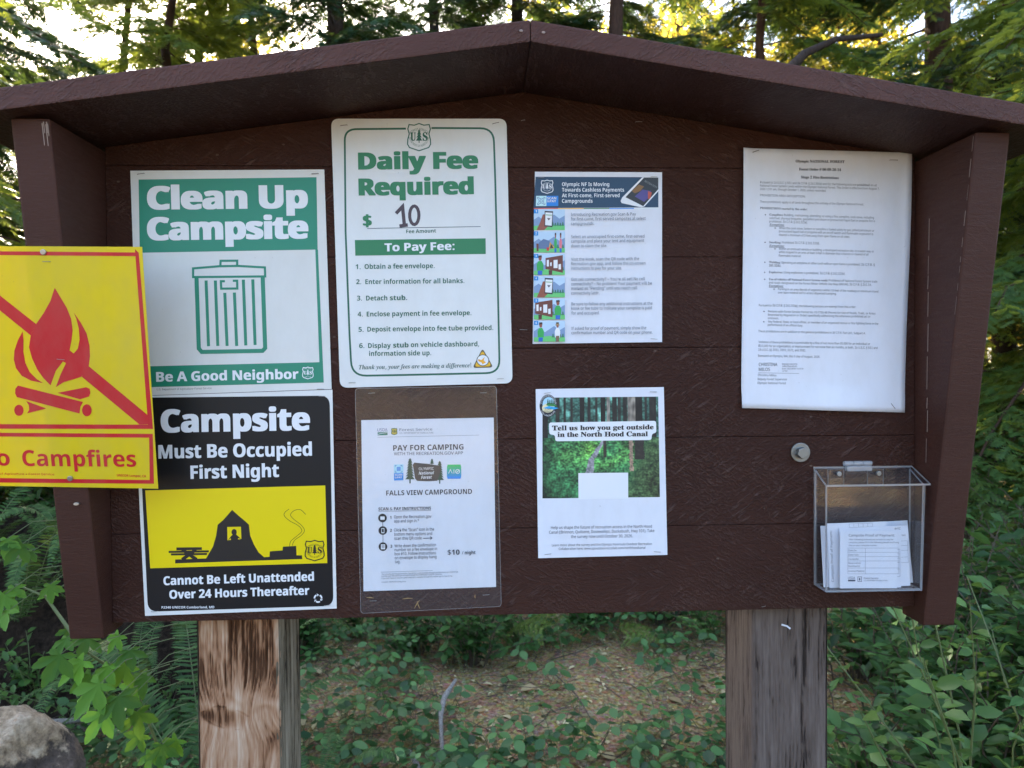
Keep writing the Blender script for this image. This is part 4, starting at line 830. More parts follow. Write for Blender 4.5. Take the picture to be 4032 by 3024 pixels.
L5 = (('flammable material.', 618, 5, 763, 9, 0), ('Welding:', 557, 48, 630, 50, .012), ('Operating an acetylene or other torch with an open flame is prohibited.', 636, 50, 1145, 64, 0), ('36 C.F.R. §', 1151, 64, 1238, 66, .012), ('261.52(h).', 556, 69, 634, 71, .012), ('Explosives:', 556, 112, 646, 114, .012), ('Using explosives is prohibited.', 652, 114, 878, 120, 0), ('36 C.F.R. § 261.52(b).', 884, 120, 1048, 124, .012),
    ('Use of vehicles off National Forest System roads:', 556, 158, 938, 166, .012), ('Prohibited off National Forest System trails', 943, 166, 1255, 174, 0), ('and roads designated on the Forest Motor Vehicle Use Map (MVUM).', 555, 180, 1070, 192, 0), ('36 C.F.R. § 261.56.', 1076, 192, 1219, 195, .012), ('Exemptions:', 555, 200, 650, 202, .012), ('Parking in an area devoid of vegetation within 10-feet of the roadway or minimum travel', 615, 222, 1262, 238, 0), ('over bare mineral soil to access dispersed camping.', 614, 244, 992, 252, 0),
    ('Pursuant to', 491, 326, 573, 328, 0), ('36 C.F.R. § 261.50(e),', 579, 328, 744, 331, .012), ('the following persons are exempt from this order:', 750, 331, 1118, 338, 0), ('Persons with Forest Service Permit No. FS-7700-48 (Permit for Use of Roads, Trails, or Areas', 551, 366, 1244, 380, 0), ('Restricted by Regulation or Order) specifically authorizing the otherwise prohibited act or', 550, 388, 1212, 400, 0), ('omission.', 549, 410, 619, 411, 0), ('Any Federal, State, or local officer, or member of an organized rescue or fire fighting force in the', 550, 432, 1262, 446, 0), ('performance of an official duty.', 549, 453, 775, 458, 0), ('These prohibitions are in addition to the general prohibitions in 36 C.F.R. Part 261, Subpart A.', 487, 494, 1180, 508, 0),
    ('Violation of these prohibitions is punishable by a fine of not more than $5,000 for an individual or', 489, 564, 1210, 577, 0), ('$10,000 for an organization, or imprisonment for not more than six months, or both, 16 U.S.C. § 551 and', 488, 589, 1258, 603, 0), ('18 U.S.C. §§ 3551, 3559, 3571, and 3581.', 488, 614, 796, 619, 0), ('Executed at Olympia, WA, this 6 day of August, 2026.', 486, 653, 887, 660, 0), ('Christina Millos', 484, 778, 604, 780, 0), ('Deputy Forest Supervisor', 483, 804, 674, 806, 0), ('Olympic National Forest', 481, 829, 666, 831, 0))
for k, LL in ((2, L2), (5, L5)):
    for tx, a, b, c_, d_, of in LL:
        SERIF[0] = 'i' if tx == 'Exemptions:' else 'b' if of else ''; S.text(PT, TB, k, tx, a, b, c_, d_, 14, 0, 0, None, 1); SERIF[0] = ''
        if tx == 'Exemptions:': S.line(PT, TB, k, [(a, b + 4), (c_, d_ + 4)], 2)
for k, x, y in ((2, 532, 1394), (2, 530, 1572), (5, 529, 42), (5, 528, 107), (5, 528, 152), (5, 524, 360), (5, 523, 427)): S.poly(PT, TB, k, ell(x, y, 4, 4, 8))
for k, x, y in ((2, 595, 1480), (2, 594, 1614), (5, 589, 216)): S.line(PT, TB, k, ell(x, y, 4, 4, 8), 2, True)
S.text('signature_lettering', TB, 5, 'CHRISTINA', 490, 713, 610, 713, 21, .001, 0, None, 2); S.text('signature_lettering', TB, 5, 'MILOS', 490, 745, 562, 745, 21, .001, 0, None, 2)
for i, tx in enumerate(('Digitally signed by', 'CHRISTINA MILOS', 'Date: 2026.08.06 15:53:30', "-07'00'")): S.text('signature_lettering', TB, 5, tx, 641, 704 + i * 15.4, (740, 736, 778, 676)[i], 704 + i * 15.4, 9, 0, 0, None, 1)
S.line('signature_lettering', TB, 5, [(487, 757), (750, 761)], 1.6)
S.staple(2, 468, 985, .35, mat=M_dark, out=.003); S.staple(2, 1360, 1042, 0, .013, M_dark, .003); S.staple(5, 456, 944, 0, .0115); S.staple(5, 1358, 972, -.9, .011, M_dark)
S.done()

# ------------------------------------------------------------------ loose staples, nails and chips on the painted wood
def stuck(name, label, cat, px, y, mk, group=None):
    d = CM @ np.array([(px[0] - 2016) / F_PX, 1, -(px[1] - 1512) / F_PX]); p = CP + d * ((y - CP[1]) / d[1]); o = mk(); o.location = p; tag(o, label, cat, group); return o
def mk_staple(L=.012, a=0, mat=None):
    v, fc = tube([(-L / 2 * cos(a), .001, -L / 2 * sin(a)), (-L / 2 * cos(a), -.0012, -L / 2 * sin(a)), (L / 2 * cos(a), -.001, L / 2 * sin(a)), (L / 2 * cos(a), .001, L / 2 * sin(a))], [.00045] * 4, 5)
    return link('staple', npmesh('staple', v, fc), None, [mat or M_steel])
for lab, px, L, a in (('lone bright staple left in the brown boards just right of the fee sign', cr(4, 1181, 478), .012, -.05), ('lone bright staple high on the board above the fee sign level', cr(1, 1928, 790), .011, .05), ('short staple stub by the top right corner of the fee sign', cr(1, 1178, 780), .006, .2), ('small staple stub at the bottom edge of the board above the dark post', cr(8, 525, 611), .006, .2)):
    stuck('staple', lab, 'staple', px, -.0008, lambda: mk_staple(L, a), 'old staples left in the painted boards')
def mk_nail(r_=.0042, squash=.55, mat=None):
    b = BM().prism([(r_ * cos(tau * i / 18), r_ * squash * sin(tau * i / 18)) for i in range(18)], 1, -.0012, .003, .0004); return b.make('nail_head', mat or M_steel)
def yfront(z): return -(.0266 + (z - H0 + .4171) * (.1536 - .0266) / (.3661 + .4171))
for lab, px, z in (('bright nail head on the left side board above the yellow sign', cr(0, 302, 1467), H0 + .19), ('bright nail head on the left side board below the yellow sign', cr(3, 496, 1607), H0 - .18)): stuck('nail_head', lab, 'nail', px, yfront(z) - .0012, mk_nail, 'nail heads on the left side board')
for lab, px in (('pale worn nail head just right of the roof ridge on the front edge', cr(1, 1310, 211)), ('chipped nail head just left of the roof ridge on the front edge', cr(1, 1165, 200))): stuck('nail_head', lab, 'nail', px, RF - .0006, lambda: mk_nail(.0026, .7, M_bare), 'nail heads at the roof ridge')
def mk_shred():
    V, Fc = strip([(-.008, .002), (-.003, .001), (.002, -.001), (.007, -.005)], .003); V3 = [(q[0], -.001 - .002 * (i % 2), q[1]) for i, q in enumerate(V)]
    return pyobj('paper_shred', V3, Fc, M_paper)
stuck('paper_shred', 'small torn white paper shred stuck on the dark post', 'paper scrap', cr(8, 668, 735), .0385, mk_shred)

# ------------------------------------------------------------------ clear brochure box and the slips in it
M_acr = clear_mat('clear_acrylic', (.97, .975, .98), .5, .03, .010)
M_acre = clear_mat('acrylic_cut_edge', (.72, .74, .77), 1.6, .18, .30, .6)
bxo = (.639, -.001, H0 - .262); box = empty('brochure_box', bxo); tag(box, 'clear acrylic box with hinged lid holding payment slips', 'brochure box')
def panel(name, P4, nrm, th=.0030, parent=None):               # clear sheet with brighter cut edges
    P4 = [np.array(p, float) for p in P4]; nrm = np.array(nrm, float); V = [p for p in P4] + [p + nrm * th for p in P4]
    Fc = [(0, 1, 2, 3), (7, 6, 5, 4)] + [(i, 4 + i, 4 + (i + 1) % 4, (i + 1) % 4) for i in range(4)]
    return pyobj(name, [v - np.array(bxo) for v in V], Fc, [M_acr, M_acre], parent or box, [0, 0, 1, 1, 1, 1])
xa, xb, yb, yf = .556, .7205, -.0015, -.0465; zb, zt0, zt1 = H0 - .3605, H0 - .1655, H0 - .1870
panel('back_wall', [(xa, yb, zb), (xb, yb, zb), (xb, yb, zt0), (xa, yb, zt0)], (0, -1, 0))
panel('front_wall', [(xa, yf, zb), (xb - .005, yf, zb), (xb, yf, zt1 - .002), (xa, yf, zt1 - .002)], (0, 1, 0))
panel('side_wall', [(xa, yb - .0032, zb), (xa, yf + .0032, zb), (xa, yf + .0032, zt1 - .001), (xa, yb - .0032, zt0 - .002)], (1, 0, 0))
panel('side_wall', [(xb - .003, yb - .0032, zb), (xb - .0075, yf + .0032, zb), (xb - .0032, yf + .0032, zt1 - .001), (xb - .003, yb - .0032, zt0 - .002)], (1, 0, 0))
panel('bottom_wall', [(xa + .0032, yb - .0032, zb), (xb - .008, yb - .0032, zb), (xb - .008, yf + .0032, zb), (xa + .0032, yf + .0032, zb)], (0, 0, 1))
lid = panel('lid', [(xa - .001, yb, zt0 + .0003), (xb + .004, yb, zt0 + .0003), (xb + .006, yf - .004, zt1 - .0012), (xa - .001, yf - .004, zt1 - .0012)], (0, 0, 1))
hb = BM(); hb.box(.6085 - bxo[0], .6515 - bxo[0], -.010, -.001, zt0 - .004 - bxo[2], zt0 + .0045 - bxo[2], .0015)
for i in range(3):
    x = .606 + i * .016; v = tube([(x - bxo[0], -.0035, zt0 + .0085 - bxo[2]), (x + .0145 - bxo[0], -.0035, zt0 + .0085 - bxo[2])], [.0042, .0042], 12)
    me = npmesh('k', *v); hb.b.from_mesh(me)
hb.make('hinge', M_acre, lid)
for x in (.578, .6455):
    tabm = panel('mounting_tab', [(x, -.0048, H0 - .193), (x + .027, -.0048, H0 - .193), (x + .027, -.0048, zt0 - .001), (x, -.0048, zt0 - .001)], (0, -1, 0))
    cx = x + .0165; BM().prism([(cx - bxo[0] + .0042 * cos(tau * i / 18), H0 - .1735 - bxo[2] + .0042 * sin(tau * i / 18)) for i in range(18)], 1, -.012, -.007, .0012).make('screw', M_steel, tabm)
panel('mounting_foot', [(.579, yb, zb - .011), (.661, yb, zb - .011), (.661, yb, zb - .0005), (.579, yb, zb - .0005)], (0, -1, 0), .004)
def slip(label, ctr, sx, sz, y, rz, ry, content):
    o = pyobj('payment_slip', [(-sx / 2, 0, 0), (sx / 2, 0, 0), (sx / 2, .0004, sz), (-sx / 2, .0004, sz), (-sx / 2, .0005, 0), (sx / 2, .0005, 0), (sx / 2, .0009, sz), (-sx / 2, .0009, sz)], [(0, 1, 2, 3), (7, 6, 5, 4), (0, 4, 5, 1), (1, 5, 6, 2), (2, 6, 7, 3), (3, 7, 4, 0)], M_paper)
    o.location = (ctr, y, zb + .0035); o.rotation_euler = (radians(rz), radians(ry), 0); tag(o, label, 'slip', 'payment slips in the clear box')
    Vs = []; Fs = []
    def put(V2, Fc, h):
        n = len(Vs); Vs.extend([(q[0], -h + .0004 * q[1] / sz, q[1]) for q in V2]); Fs.extend([tuple(n + i for i in f_) for f_ in Fc])
    def T(tx, x0, x1, z, cap, of=0.0, rot=False):
        V, Fc = glyphs(tx, of, 0, 2); U = x0 + (V[:, 0] - V[:, 0].min()) / (V[:, 0].max() - V[:, 0].min()) * (x1 - x0); Z = z + V[:, 1] / capof() * cap
        put([(-(b - z) + z * 0 + rot, a) if rot else (a, b) for a, b in zip(U, Z)], Fc, .0003)
    def R(x0, x1, z0, z1): put([(x0, z0), (x1, z0), (x1, z1), (x0, z1)], [(0, 1, 2, 3)], .00032)
    content(T, R)
    if Vs: pyobj('print', Vs, Fs, ink((62, 66, 84)), o)
def table(T, R, x0, x1, zs, xm):
    for z in zs: R(x0, x1, z, z + .0003)
    for x in (x0, xm, x1): R(x, x + .0003, zs[-1], zs[0])
def front(T, R):
    T('Campsite Proof of Payment:', -.0335, .043, .0845, .0040, .012)
    for i, tx in enumerate(('After following instructions on kiosk to pay for', 'campsite, please fill in the following details and hang', 'this on your campsite marker.')): T(tx, -.0335, (.041, .050, .014)[i], .0785 - i * .0048, .0024)
    table(T, R, -.035, .050, (.0655, .0585, .0515, .0445, .0330, .0235), -.006)
    for tx, z, x in (('Date In:', .0605, -.0200), ('Date Out:', .0535, -.0165), ('Campsite:', .0465, -.0165), ('Reservation', .0400, -.0135), ('Number(s):', .0350, -.0145), ('License Plate(s):', .0270, -.0075)): T(tx, -.0338, x, z, .0026, .006)
    T('USDA', -.0345, -.0225, .0150, .0042, .004); R(-.0345, -.0222, .0115, .0140)
    for a, b, c_, d_ in ((-.0185, -.0115, .0185, .0192), (-.0185, -.0115, .0110, .0117), (-.0185, -.0178, .0110, .0192), (-.0122, -.0115, .0110, .0192), (-.0160, -.0140, .0130, .0170)): R(a, b, c_, d_)
    T('Forest Service', -.0080, .0160, .0150, .0030, .002); T('U.S. DEPARTMENT OF AGRICULTURE', -.0080, .0315, .0118, .0018)
slip('front white slip in the clear box headed Campsite Proof of Payment with a blank table', .6295, .0955, .0935, yf + .0065, -1, .9, front)
slip('white slip just behind the front one, its table edge showing on the right', .638, .0955, .0900, yf + .0095, -1, .6, lambda T, R: table(T, R, .02, .0455, (.062, .055, .048, .041, .030, .018), .03))
def rightp(T, R): T('ent:', .0355, .0455, .0925, .0042, .012); table(T, R, .02, .056, (.0735, .066, .058, .047, .038), .03); T('hang', .047, .053, .082, .0024)
slip('wide white slip leaning to the right in the box ending in the letters ent', .645, .116, .0985, yf + .0125, -2, -1.3, rightp)
def sidep(T, R):
    T('Campsite Proof of Payment:', .0100, .0940, .0, .0040, .012, rot=-.0425)
    R(-.0135, .0255, .0975, .0978); R(-.0135, .0255, .1035, .1038)
    for i in range(6): R(-.0135 + i * .0078, -.0132 + i * .0078, .0975, .1035)
slip('white slip turned sideways at the left with its heading running upwards', .619, .1000, .1055, yf + .0155, -2, -1.2, sidep)
slip('plain white slip sticking out furthest left at the back of the box', .612, .1020, .1000, yf + .020, -4, -1.0, lambda T, R: None)
slip('shaded slip standing apart against the right side wall of the box', .693, .050, .1030, yf + .030, -5, -2.5, lambda T, R: table(T, R, -.02, .02, (.075, .068, .06, .052, .04, .03), -.005))
bpy.data.objects.remove(_fo)

# ------------------------------------------------------------------ plants: leaf-by-leaf meshes
NEEDLE = (np.array([(0, 0, 0), (.45, .5, 0), (1, 0, -.04), (.45, -.5, 0)], float), np.array([(0, 1, 2, 3)]))
OVATE = (np.array([(0, 0, 0), (.33, 0, -.05), (.68, 0, -.05), (1, 0, -.16), (.26, .33, .05), (.62, .36, .04), (.26, -.33, .05), (.62, -.36, .04)], float),
         np.array([(0, 6, 1), (6, 7, 2), (6, 2, 1), (7, 3, 2), (0, 1, 4), (4, 1, 2), (4, 2, 5), (5, 2, 3)]))
def palm_leaf():                                             # five broad pointed lobes with a few teeth
    angs = (-112, -56, 0, 56, 112); LL = (.52, .86, 1.0, .86, .52); P = [(0, 0, 0)]
    for i, (a, L) in enumerate(zip(angs, LL)):
        for da, q in ((-21, .62), (-15, .76), (-12, .74), (-6, .90), (0, 1), (6, .90), (12, .74), (15, .76), (21, .62)): P.append((L * q * cos(radians(a + da)), L * q * sin(radians(a + da)), -.13 * q * q + .05 * abs(da) / 21))
        if i < 4: am = (a + angs[i + 1]) / 2; P.append((.46 * min(L, LL[i + 1]) * cos(radians(am)), .46 * min(L, LL[i + 1]) * sin(radians(am)), .05))
    V = np.array(P); V[:, 0] += .10; V[0] = (.02, 0, 0)
    return V, np.array([(0, i, i + 1) for i in range(1, len(P) - 1)])
MAPLE = palm_leaf()
TOOTHED = (lambda P: (P, np.array([(0, i, i + 1) for i in range(1, len(P) - 1)])))(np.array([(.45, 0, -.03)] + [(x, y, .03 - .12 * x * x) for x, y in ((0, 0), (.08, -.2), (.14, -.19), (.22, -.33), (.30, -.30), (.40, -.38), (.48, -.33), (.60, -.34), (.66, -.26), (.78, -.24), (.84, -.14), (1, 0), (.84, .14), (.78, .24), (.66, .26), (.60, .34), (.48, .33), (.40, .38), (.30, .30), (.22, .33), (.14, .19), (.08, .2), (0, 0))]))
SPRIG = (np.array([q for i in range(5) for q in ((.0 + .2 * i, 0, 0), (.20 + .2 * i, 0, 0), (.34 + .16 * i, .5 * (1 - .14 * i), -.03), (.0 + .2 * i, 0, 0), (.34 + .16 * i, -.5 * (1 - .14 * i), -.03), (.20 + .2 * i, 0, 0))] + [(0, .03, 0), (0, -.03, 0), (1.15, 0, -.05)], float), np.array([(3 * i, 3 * i + 1, 3 * i + 2) for i in range(11)]))
def unit(v): return v / (np.linalg.norm(v, axis=-1, keepdims=True) + 1e-9)
def leaves(tmpl, O, A, N, Ls, Ws):                           # positions, axes, rough normals, lengths, widths
    T, Fc = tmpl; O = np.asarray(O, float); A = unit(np.asarray(A, float)); B_ = unit(np.cross(N, A)); Nn = np.cross(A, B_)
    Ls = np.broadcast_to(Ls, len(O))[:, None, None]; Ws = np.broadcast_to(Ws, len(O))[:, None, None]
    V = O[:, None] + T[None, :, 0:1] * A[:, None] * Ls + T[None, :, 1:2] * B_[:, None] * Ws + T[None, :, 2:3] * Nn[:, None] * Ls
    n = len(T); Fs = Fc[None] + (np.arange(len(O)) * n)[:, None, None]
    return V.reshape(-1, 3), Fs.reshape(-1, Fc.shape[1])
def rvec(n, s=1.0): return rng.normal(0, s, (n, 3))

def conifer(name, H, r0, mat, bark, h0, Lmax, nb, droop, dens=1.0, nl=.055, nw=.016, seed=1, top=None):
    global rng; rng = np.random.default_rng(seed); rr = random.Random(seed)
    root = empty(name)
    sway = [rr.uniform(-.12, .12) for _ in range(8)]
    tp = [(sway[i] * i / 7 if i else 0, sway[-i] * i / 7 if i else 0, H * i / 7 - (.2 if i == 0 else 0)) for i in range(8)]
    link('trunk', npmesh('trunk', *tube(tp, [r0 * (1.15 if i == 0 else 1) * (1 - i / 7.6) + .008 for i in range(8)], 12), True), root, [bark])
    limb = []; O = []; A = []; N = []; Ls = []
    for b in range(nb):
        z = h0 + (H - h0) * (b + rr.random()) / nb; fz = (z - h0) / (H - h0)
        if top and z > top: continue
        L = Lmax * (1 - fz) ** .75 * rr.uniform(.55, 1.1) + .15; az = rr.uniform(0, tau); k = z / H * 7; i0 = min(6, int(k)); fr = k - i0
        bx = tp[i0][0] * (1 - fr) + tp[i0 + 1][0] * fr; by = tp[i0][1] * (1 - fr) + tp[i0 + 1][1] * fr
        d = np.array([cos(az), sin(az), 0]); side = np.array([-sin(az), cos(az), 0]); npts = 6; dr_ = droop * rr.uniform(.35, 1.25)
        P = []
        for i in range(npts):
            s = i / (npts - 1); P.append(np.array([bx, by, z]) + d * L * s + side * (rr.uniform(-.04, .04) * L * s) + np.array([0, 0, L * (.18 * s - dr_ * s * s + rr.uniform(-.03, .03))]))
        limb.append(tube(P, [max(.0025, .007 * L * (1 - .9 * i / npts) + .002) for i in range(npts)], 5))
        ns = max(6, int(L * 19 * dens))
        for j in range(ns):                                    # flat hanging sprays on both sides
            s = .12 + .88 * (j + rr.random()) / ns; q = min(npts - 2, int(s * (npts - 1))); fr = s * (npts - 1) - q; base = P[q] * (1 - fr) + P[q + 1] * fr
            sl_ = (.14 + .34 * L * (1 - s * .75)) * rr.uniform(.5, 1.1); sl_ = min(sl_, .75)
            sd = 1 if j % 2 else -1; ax = d * rr.uniform(.45, 1.0) + side * sd * rr.uniform(.5, 1.1) + np.array([0, 0, -rr.uniform(.05, .55)]); ax /= np.linalg.norm(ax)
            if s > .93: ax = d + np.array([0, 0, -.4]); ax /= np.linalg.norm(ax)
            m = max(5, int(sl_ / .028)); u_ = (np.arange(m) + .5) / m; sag = -.35 * sl_ * u_ ** 2
            ctr = base + np.outer(u_ * sl_, ax); ctr[:, 2] += sag
            lat = np.cross(ax, np.array([0, 0, 1.])); lat /= np.linalg.norm(lat) + 1e-9
            tw = np.where(np.arange(m) % 2, 1., -1.)[:, None]
            dirs = ax * .75 + lat * tw * rr.uniform(.6, .95) + np.array([0, 0, -.18]) + rng.normal(0, .16, (m, 3))
            O.append(ctr); A.append(dirs); N.append(np.tile(np.cross(lat, ax), (m, 1)) + rng.normal(0, .35, (m, 3))); Ls.append(nl * (1.25 - .55 * u_) * rng.uniform(.7, 1.3, m))
    Lm = np.concatenate(Ls)
    v, fc = leaves(SPRIG, np.concatenate(O), np.concatenate(A), np.concatenate(N), Lm, Lm * nw / nl)
    link('branches', npmesh('branches', *join(limb), True), root, [bark]); link('crown', npmesh('crown', v, fc), root, [mat]); return root

def broadleaf(name, H, r0, mat, bark, h0, R, nlimb, nleaf, ls, seed=1, tmpl=None):
    global rng; rng = np.random.default_rng(seed); rr = random.Random(seed); root = empty(name); tubes = []; tips = []
    tp = [(.12 * i * rr.uniform(-1, 1), .12 * i * rr.uniform(-1, 1), H * .85 * i / 6 - (.2 if i == 0 else 0)) for i in range(7)]
    link('trunk', npmesh('trunk', *tube(tp, [r0 * (1 - i / 7.5) for i in range(7)], 10), True), root, [bark])
    for b in range(nlimb):
        s = h0 / H + (1 - h0 / H) * (b + rr.random()) / nlimb; k = min(5.9, s * 6); i0 = int(k); p = np.array(tp[i0]) * (1 - (k - i0)) + np.array(tp[i0 + 1]) * (k - i0)
        az = rr.uniform(0, tau); d = np.array([cos(az), sin(az), rr.uniform(.15, .7)]); L = R * (1.1 - .6 * s) * rr.uniform(.6, 1.1); P = [p]
        for i in range(5): P.append(P[-1] + (d + np.array([rr.uniform(-.3, .3), rr.uniform(-.3, .3), rr.uniform(-.25, .15)])) * L / 5)
        tubes.append(tube(P, [r0 * .32 * (1 - i / 6) + .006 for i in range(6)], 6)); tips += [P[2], P[3], P[4], P[5]]
        for _ in range(5):
            q = P[rr.randint(1, 5)]; e = np.array([rr.uniform(-1, 1), rr.uniform(-1, 1), rr.uniform(-.4, .6)]) * L * .4; tubes.append(tube([q, q + e * .5 + np.array([0, 0, .03]), q + e], [.009, .006, .003], 4)); tips += [q + e, q + e * .6]
    tips = np.array(tips); c = tips[rng.integers(0, len(tips), nleaf)] + rvec(nleaf, R * .11) * np.array([1, 1, .7])
    A = rvec(nleaf) + np.array([0, 0, -.7]); N = rvec(nleaf, .7) + np.array([0, 0, 1.]); Lf = ls * rng.uniform(.6, 1.3, nleaf)
    v, fc = leaves(tmpl or OVATE, c, A, N, Lf, Lf * 1.1)
    link('branches', npmesh('branches', *join(tubes), True), root, [bark]); link('crown', npmesh('crown', v, fc), root, [mat]); return root

def shrub(name, mat, H, R, nstem, per, ll, lw, seed, tmpl=OVATE, upright=.6, stem=None):
    global rng; rng = np.random.default_rng(seed); rr = random.Random(seed); root = empty(name); tubes = []; O = []; A = []; N = []
    for i in range(nstem):
        az = rr.uniform(0, tau); out = rr.uniform(.15, 1) * R; h = H * rr.uniform(.55, 1.05) * (1 - .35 * out / R); b = np.array([cos(az), sin(az), 0]); base = b * out * .35 * rr.random() + np.array([0, 0, -.03])
        P = [base]
        for s in (.25, .5, .75, 1): P.append(base + b * out * s ** 1.6 + np.array([rr.uniform(-.03, .03), rr.uniform(-.03, .03), h * (s ** (1 - .4 * (1 - upright))) - .12 * h * s ** 3 * (1 - upright)]))
        tubes.append(tube(P, [.0045, .0038, .003, .0022, .0012], 5))
        for j in range(per):
            s = .18 + .82 * (j + rr.random() * .5) / per; k = s * 4; i0 = min(3, int(k)); fr = k - i0; p = P[i0] * (1 - fr) + P[i0 + 1] * fr; t_ = P[i0 + 1] - P[i0]; t_ = t_ / (np.linalg.norm(t_) + 1e-9)
            lat = np.cross(t_, np.array([0, 0, 1.]) + rng.normal(0, .2, 3)); lat /= np.linalg.norm(lat) + 1e-9; sd = 1 if j % 2 else -1
            O.append(p + lat * sd * .006); A.append(lat * sd + t_ * .55 + rng.normal(0, .22, 3) + np.array([0, 0, -.12])); N.append(np.array([0, 0, 1.]) + rng.normal(0, .32, 3) + b * .25)
    n = len(O); Lf = ll * rng.uniform(.65, 1.25, n)
    v, fc = leaves(tmpl, O, A, N, Lf, Lf * lw)
    link('stems', npmesh('stems', *join(tubes), True), root, [stem or M_twig]); link('foliage', npmesh('foliage', v, fc), root, [mat]); return root

def frond_mesh(L, rise, droop, pl, pw, seed, tmpl=NEEDLE, step=.014):
    rr = np.random.default_rng(seed); n = int(L / step); s = (np.arange(n) + .5) / n
    P = np.stack([L * s * (1 - .18 * s * s), .03 * np.sin(s * 4 + seed), rise * L * np.sin(s * pi * .62) - droop * L * s ** 2.2], -1)
    T = unit(np.gradient(P, axis=0)); lat = unit(np.cross(T, np.array([0, 0, 1.]))); up = np.cross(lat, T)
    prof = pl * np.clip(np.minimum((s + .05) * 6, 1), 0, 1) * (1 - s ** 2.6) ** .8 + .006
    O = np.concatenate([P, P]); A = np.concatenate([lat + T * .28, -lat + T * .28]) + rr.normal(0, .07, (2 * n, 3)) - np.array([0, 0, .12]); N = np.concatenate([up, up]) + rr.normal(0, .16, (2 * n, 3)); Lf = np.concatenate([prof, prof]) * rr.uniform(.88, 1.06, 2 * n)
    v, fc = leaves(tmpl, O, A, N, Lf, pw * np.ones(2 * n))
    st = tube(P[::max(1, n // 10)], np.linspace(.0028, .0007, len(P[::max(1, n // 10)])), 4)
    return npmesh('frond', v, fc), npmesh('rachis', *st)
PINNA = (np.array([(0, -.25, 0), (0, .35, 0), (.35, .5, .02), (.8, .28, 0), (1, 0, -.05), (.8, -.22, 0), (.35, -.42, .02)], float), np.array([(0, 6, 2), (0, 2, 1), (6, 5, 2), (5, 3, 2), (5, 4, 3)]))
_fr = [frond_mesh(L, ri, dr, .062, .012, i, PINNA) for i, (L, ri, dr) in enumerate(((.85, .75, .35), (.95, .55, .45), (.7, .8, .2), (1.0, .62, .6)))]
for a, b in _fr: a.materials.append(L_fern); b.materials.append(M_stem)
def fern(label, loc, n, s=1.0, seed=0, az=None, group='sword ferns'):
    rr = random.Random(seed); root = empty('sword_fern', loc); tag(root, label, 'fern', group)
    for i in range(n):
        a, b = _fr[rr.randrange(4)]; o = link('frond', a, root); o.rotation_euler = (rr.uniform(-.25, .25), rr.uniform(-.35, .2), (az[i] if az else tau * i / n + rr.uniform(-.3, .3))); k = s * rr.uniform(.75, 1.1); o.scale = (k, k, k); link('rachis', b, o)
    return root
def at(px, py, y):                                            # the point of the depth plane y seen at this photo pixel
    d = CM @ np.array([(px - 2016) / F_PX, 1, -(py - 1512) / F_PX]); p = CP + d * ((y - CP[1]) / d[1]); return Vector(p)
def ong(px, py, h=0.0):                                       # the point h above level ground seen at this photo pixel
    d = CM @ np.array([(px - 2016) / F_PX, 1, -(py - 1512) / F_PX]); return Vector(CP + d * ((h - CP[2]) / d[2]))
def gat(px, y): p = at(px, 1500, y); return Vector((p.x, y, gh(p.x, y)))

# ---- the forest behind: near shaded conifers, sunlit trees farther off
HA = conifer('conifer_tree', 11, .17, L_hemlock, M_bark, 1.2, 2.6, 105, .42, 1.0, .115, .085, 3)
HB = conifer('conifer_tree', 14, .20, L_hemlock, M_bark_red, 2.2, 3.0, 105, .50, .9, .12, .085, 8)
HC = conifer('conifer_tree', 9, .09, L_cedar, M_bark_red, .5, 2.2, 105, .60, 1.0, .105, .075, 15)
HD = conifer('conifer_tree', 15, .24, L_cedar, M_bark, 1.0, 3.6, 95, .38, .7, .17, .12, 21)
MA = broadleaf('maple_tree', 11, .15, L_gold, M_bark_red, 2.4, 3.0, 17, 6500, .12, 5)
MB = broadleaf('maple_tree', 8, .10, L_gold, M_bark, 1.0, 2.6, 16, 5200, .11, 9)
def place(src, used, px, y, rz, s, label, cat, group):
    p = gat(px, y); 
    if src.name not in used: used.add(src.name); src.location = p; src.rotation_euler = (0, 0, rz); src.scale = (s, s, s); tag(src, label, cat, group); return src
    o = dup(src, p, rz, s, label, group); o['category'] = cat; return o
used = set(); rr = random.Random(77)
G1, G2, G3 = 'shaded conifers close behind the notice board', 'sunlit trees farther back in the forest', 'pale conifers at the far edge of the forest'
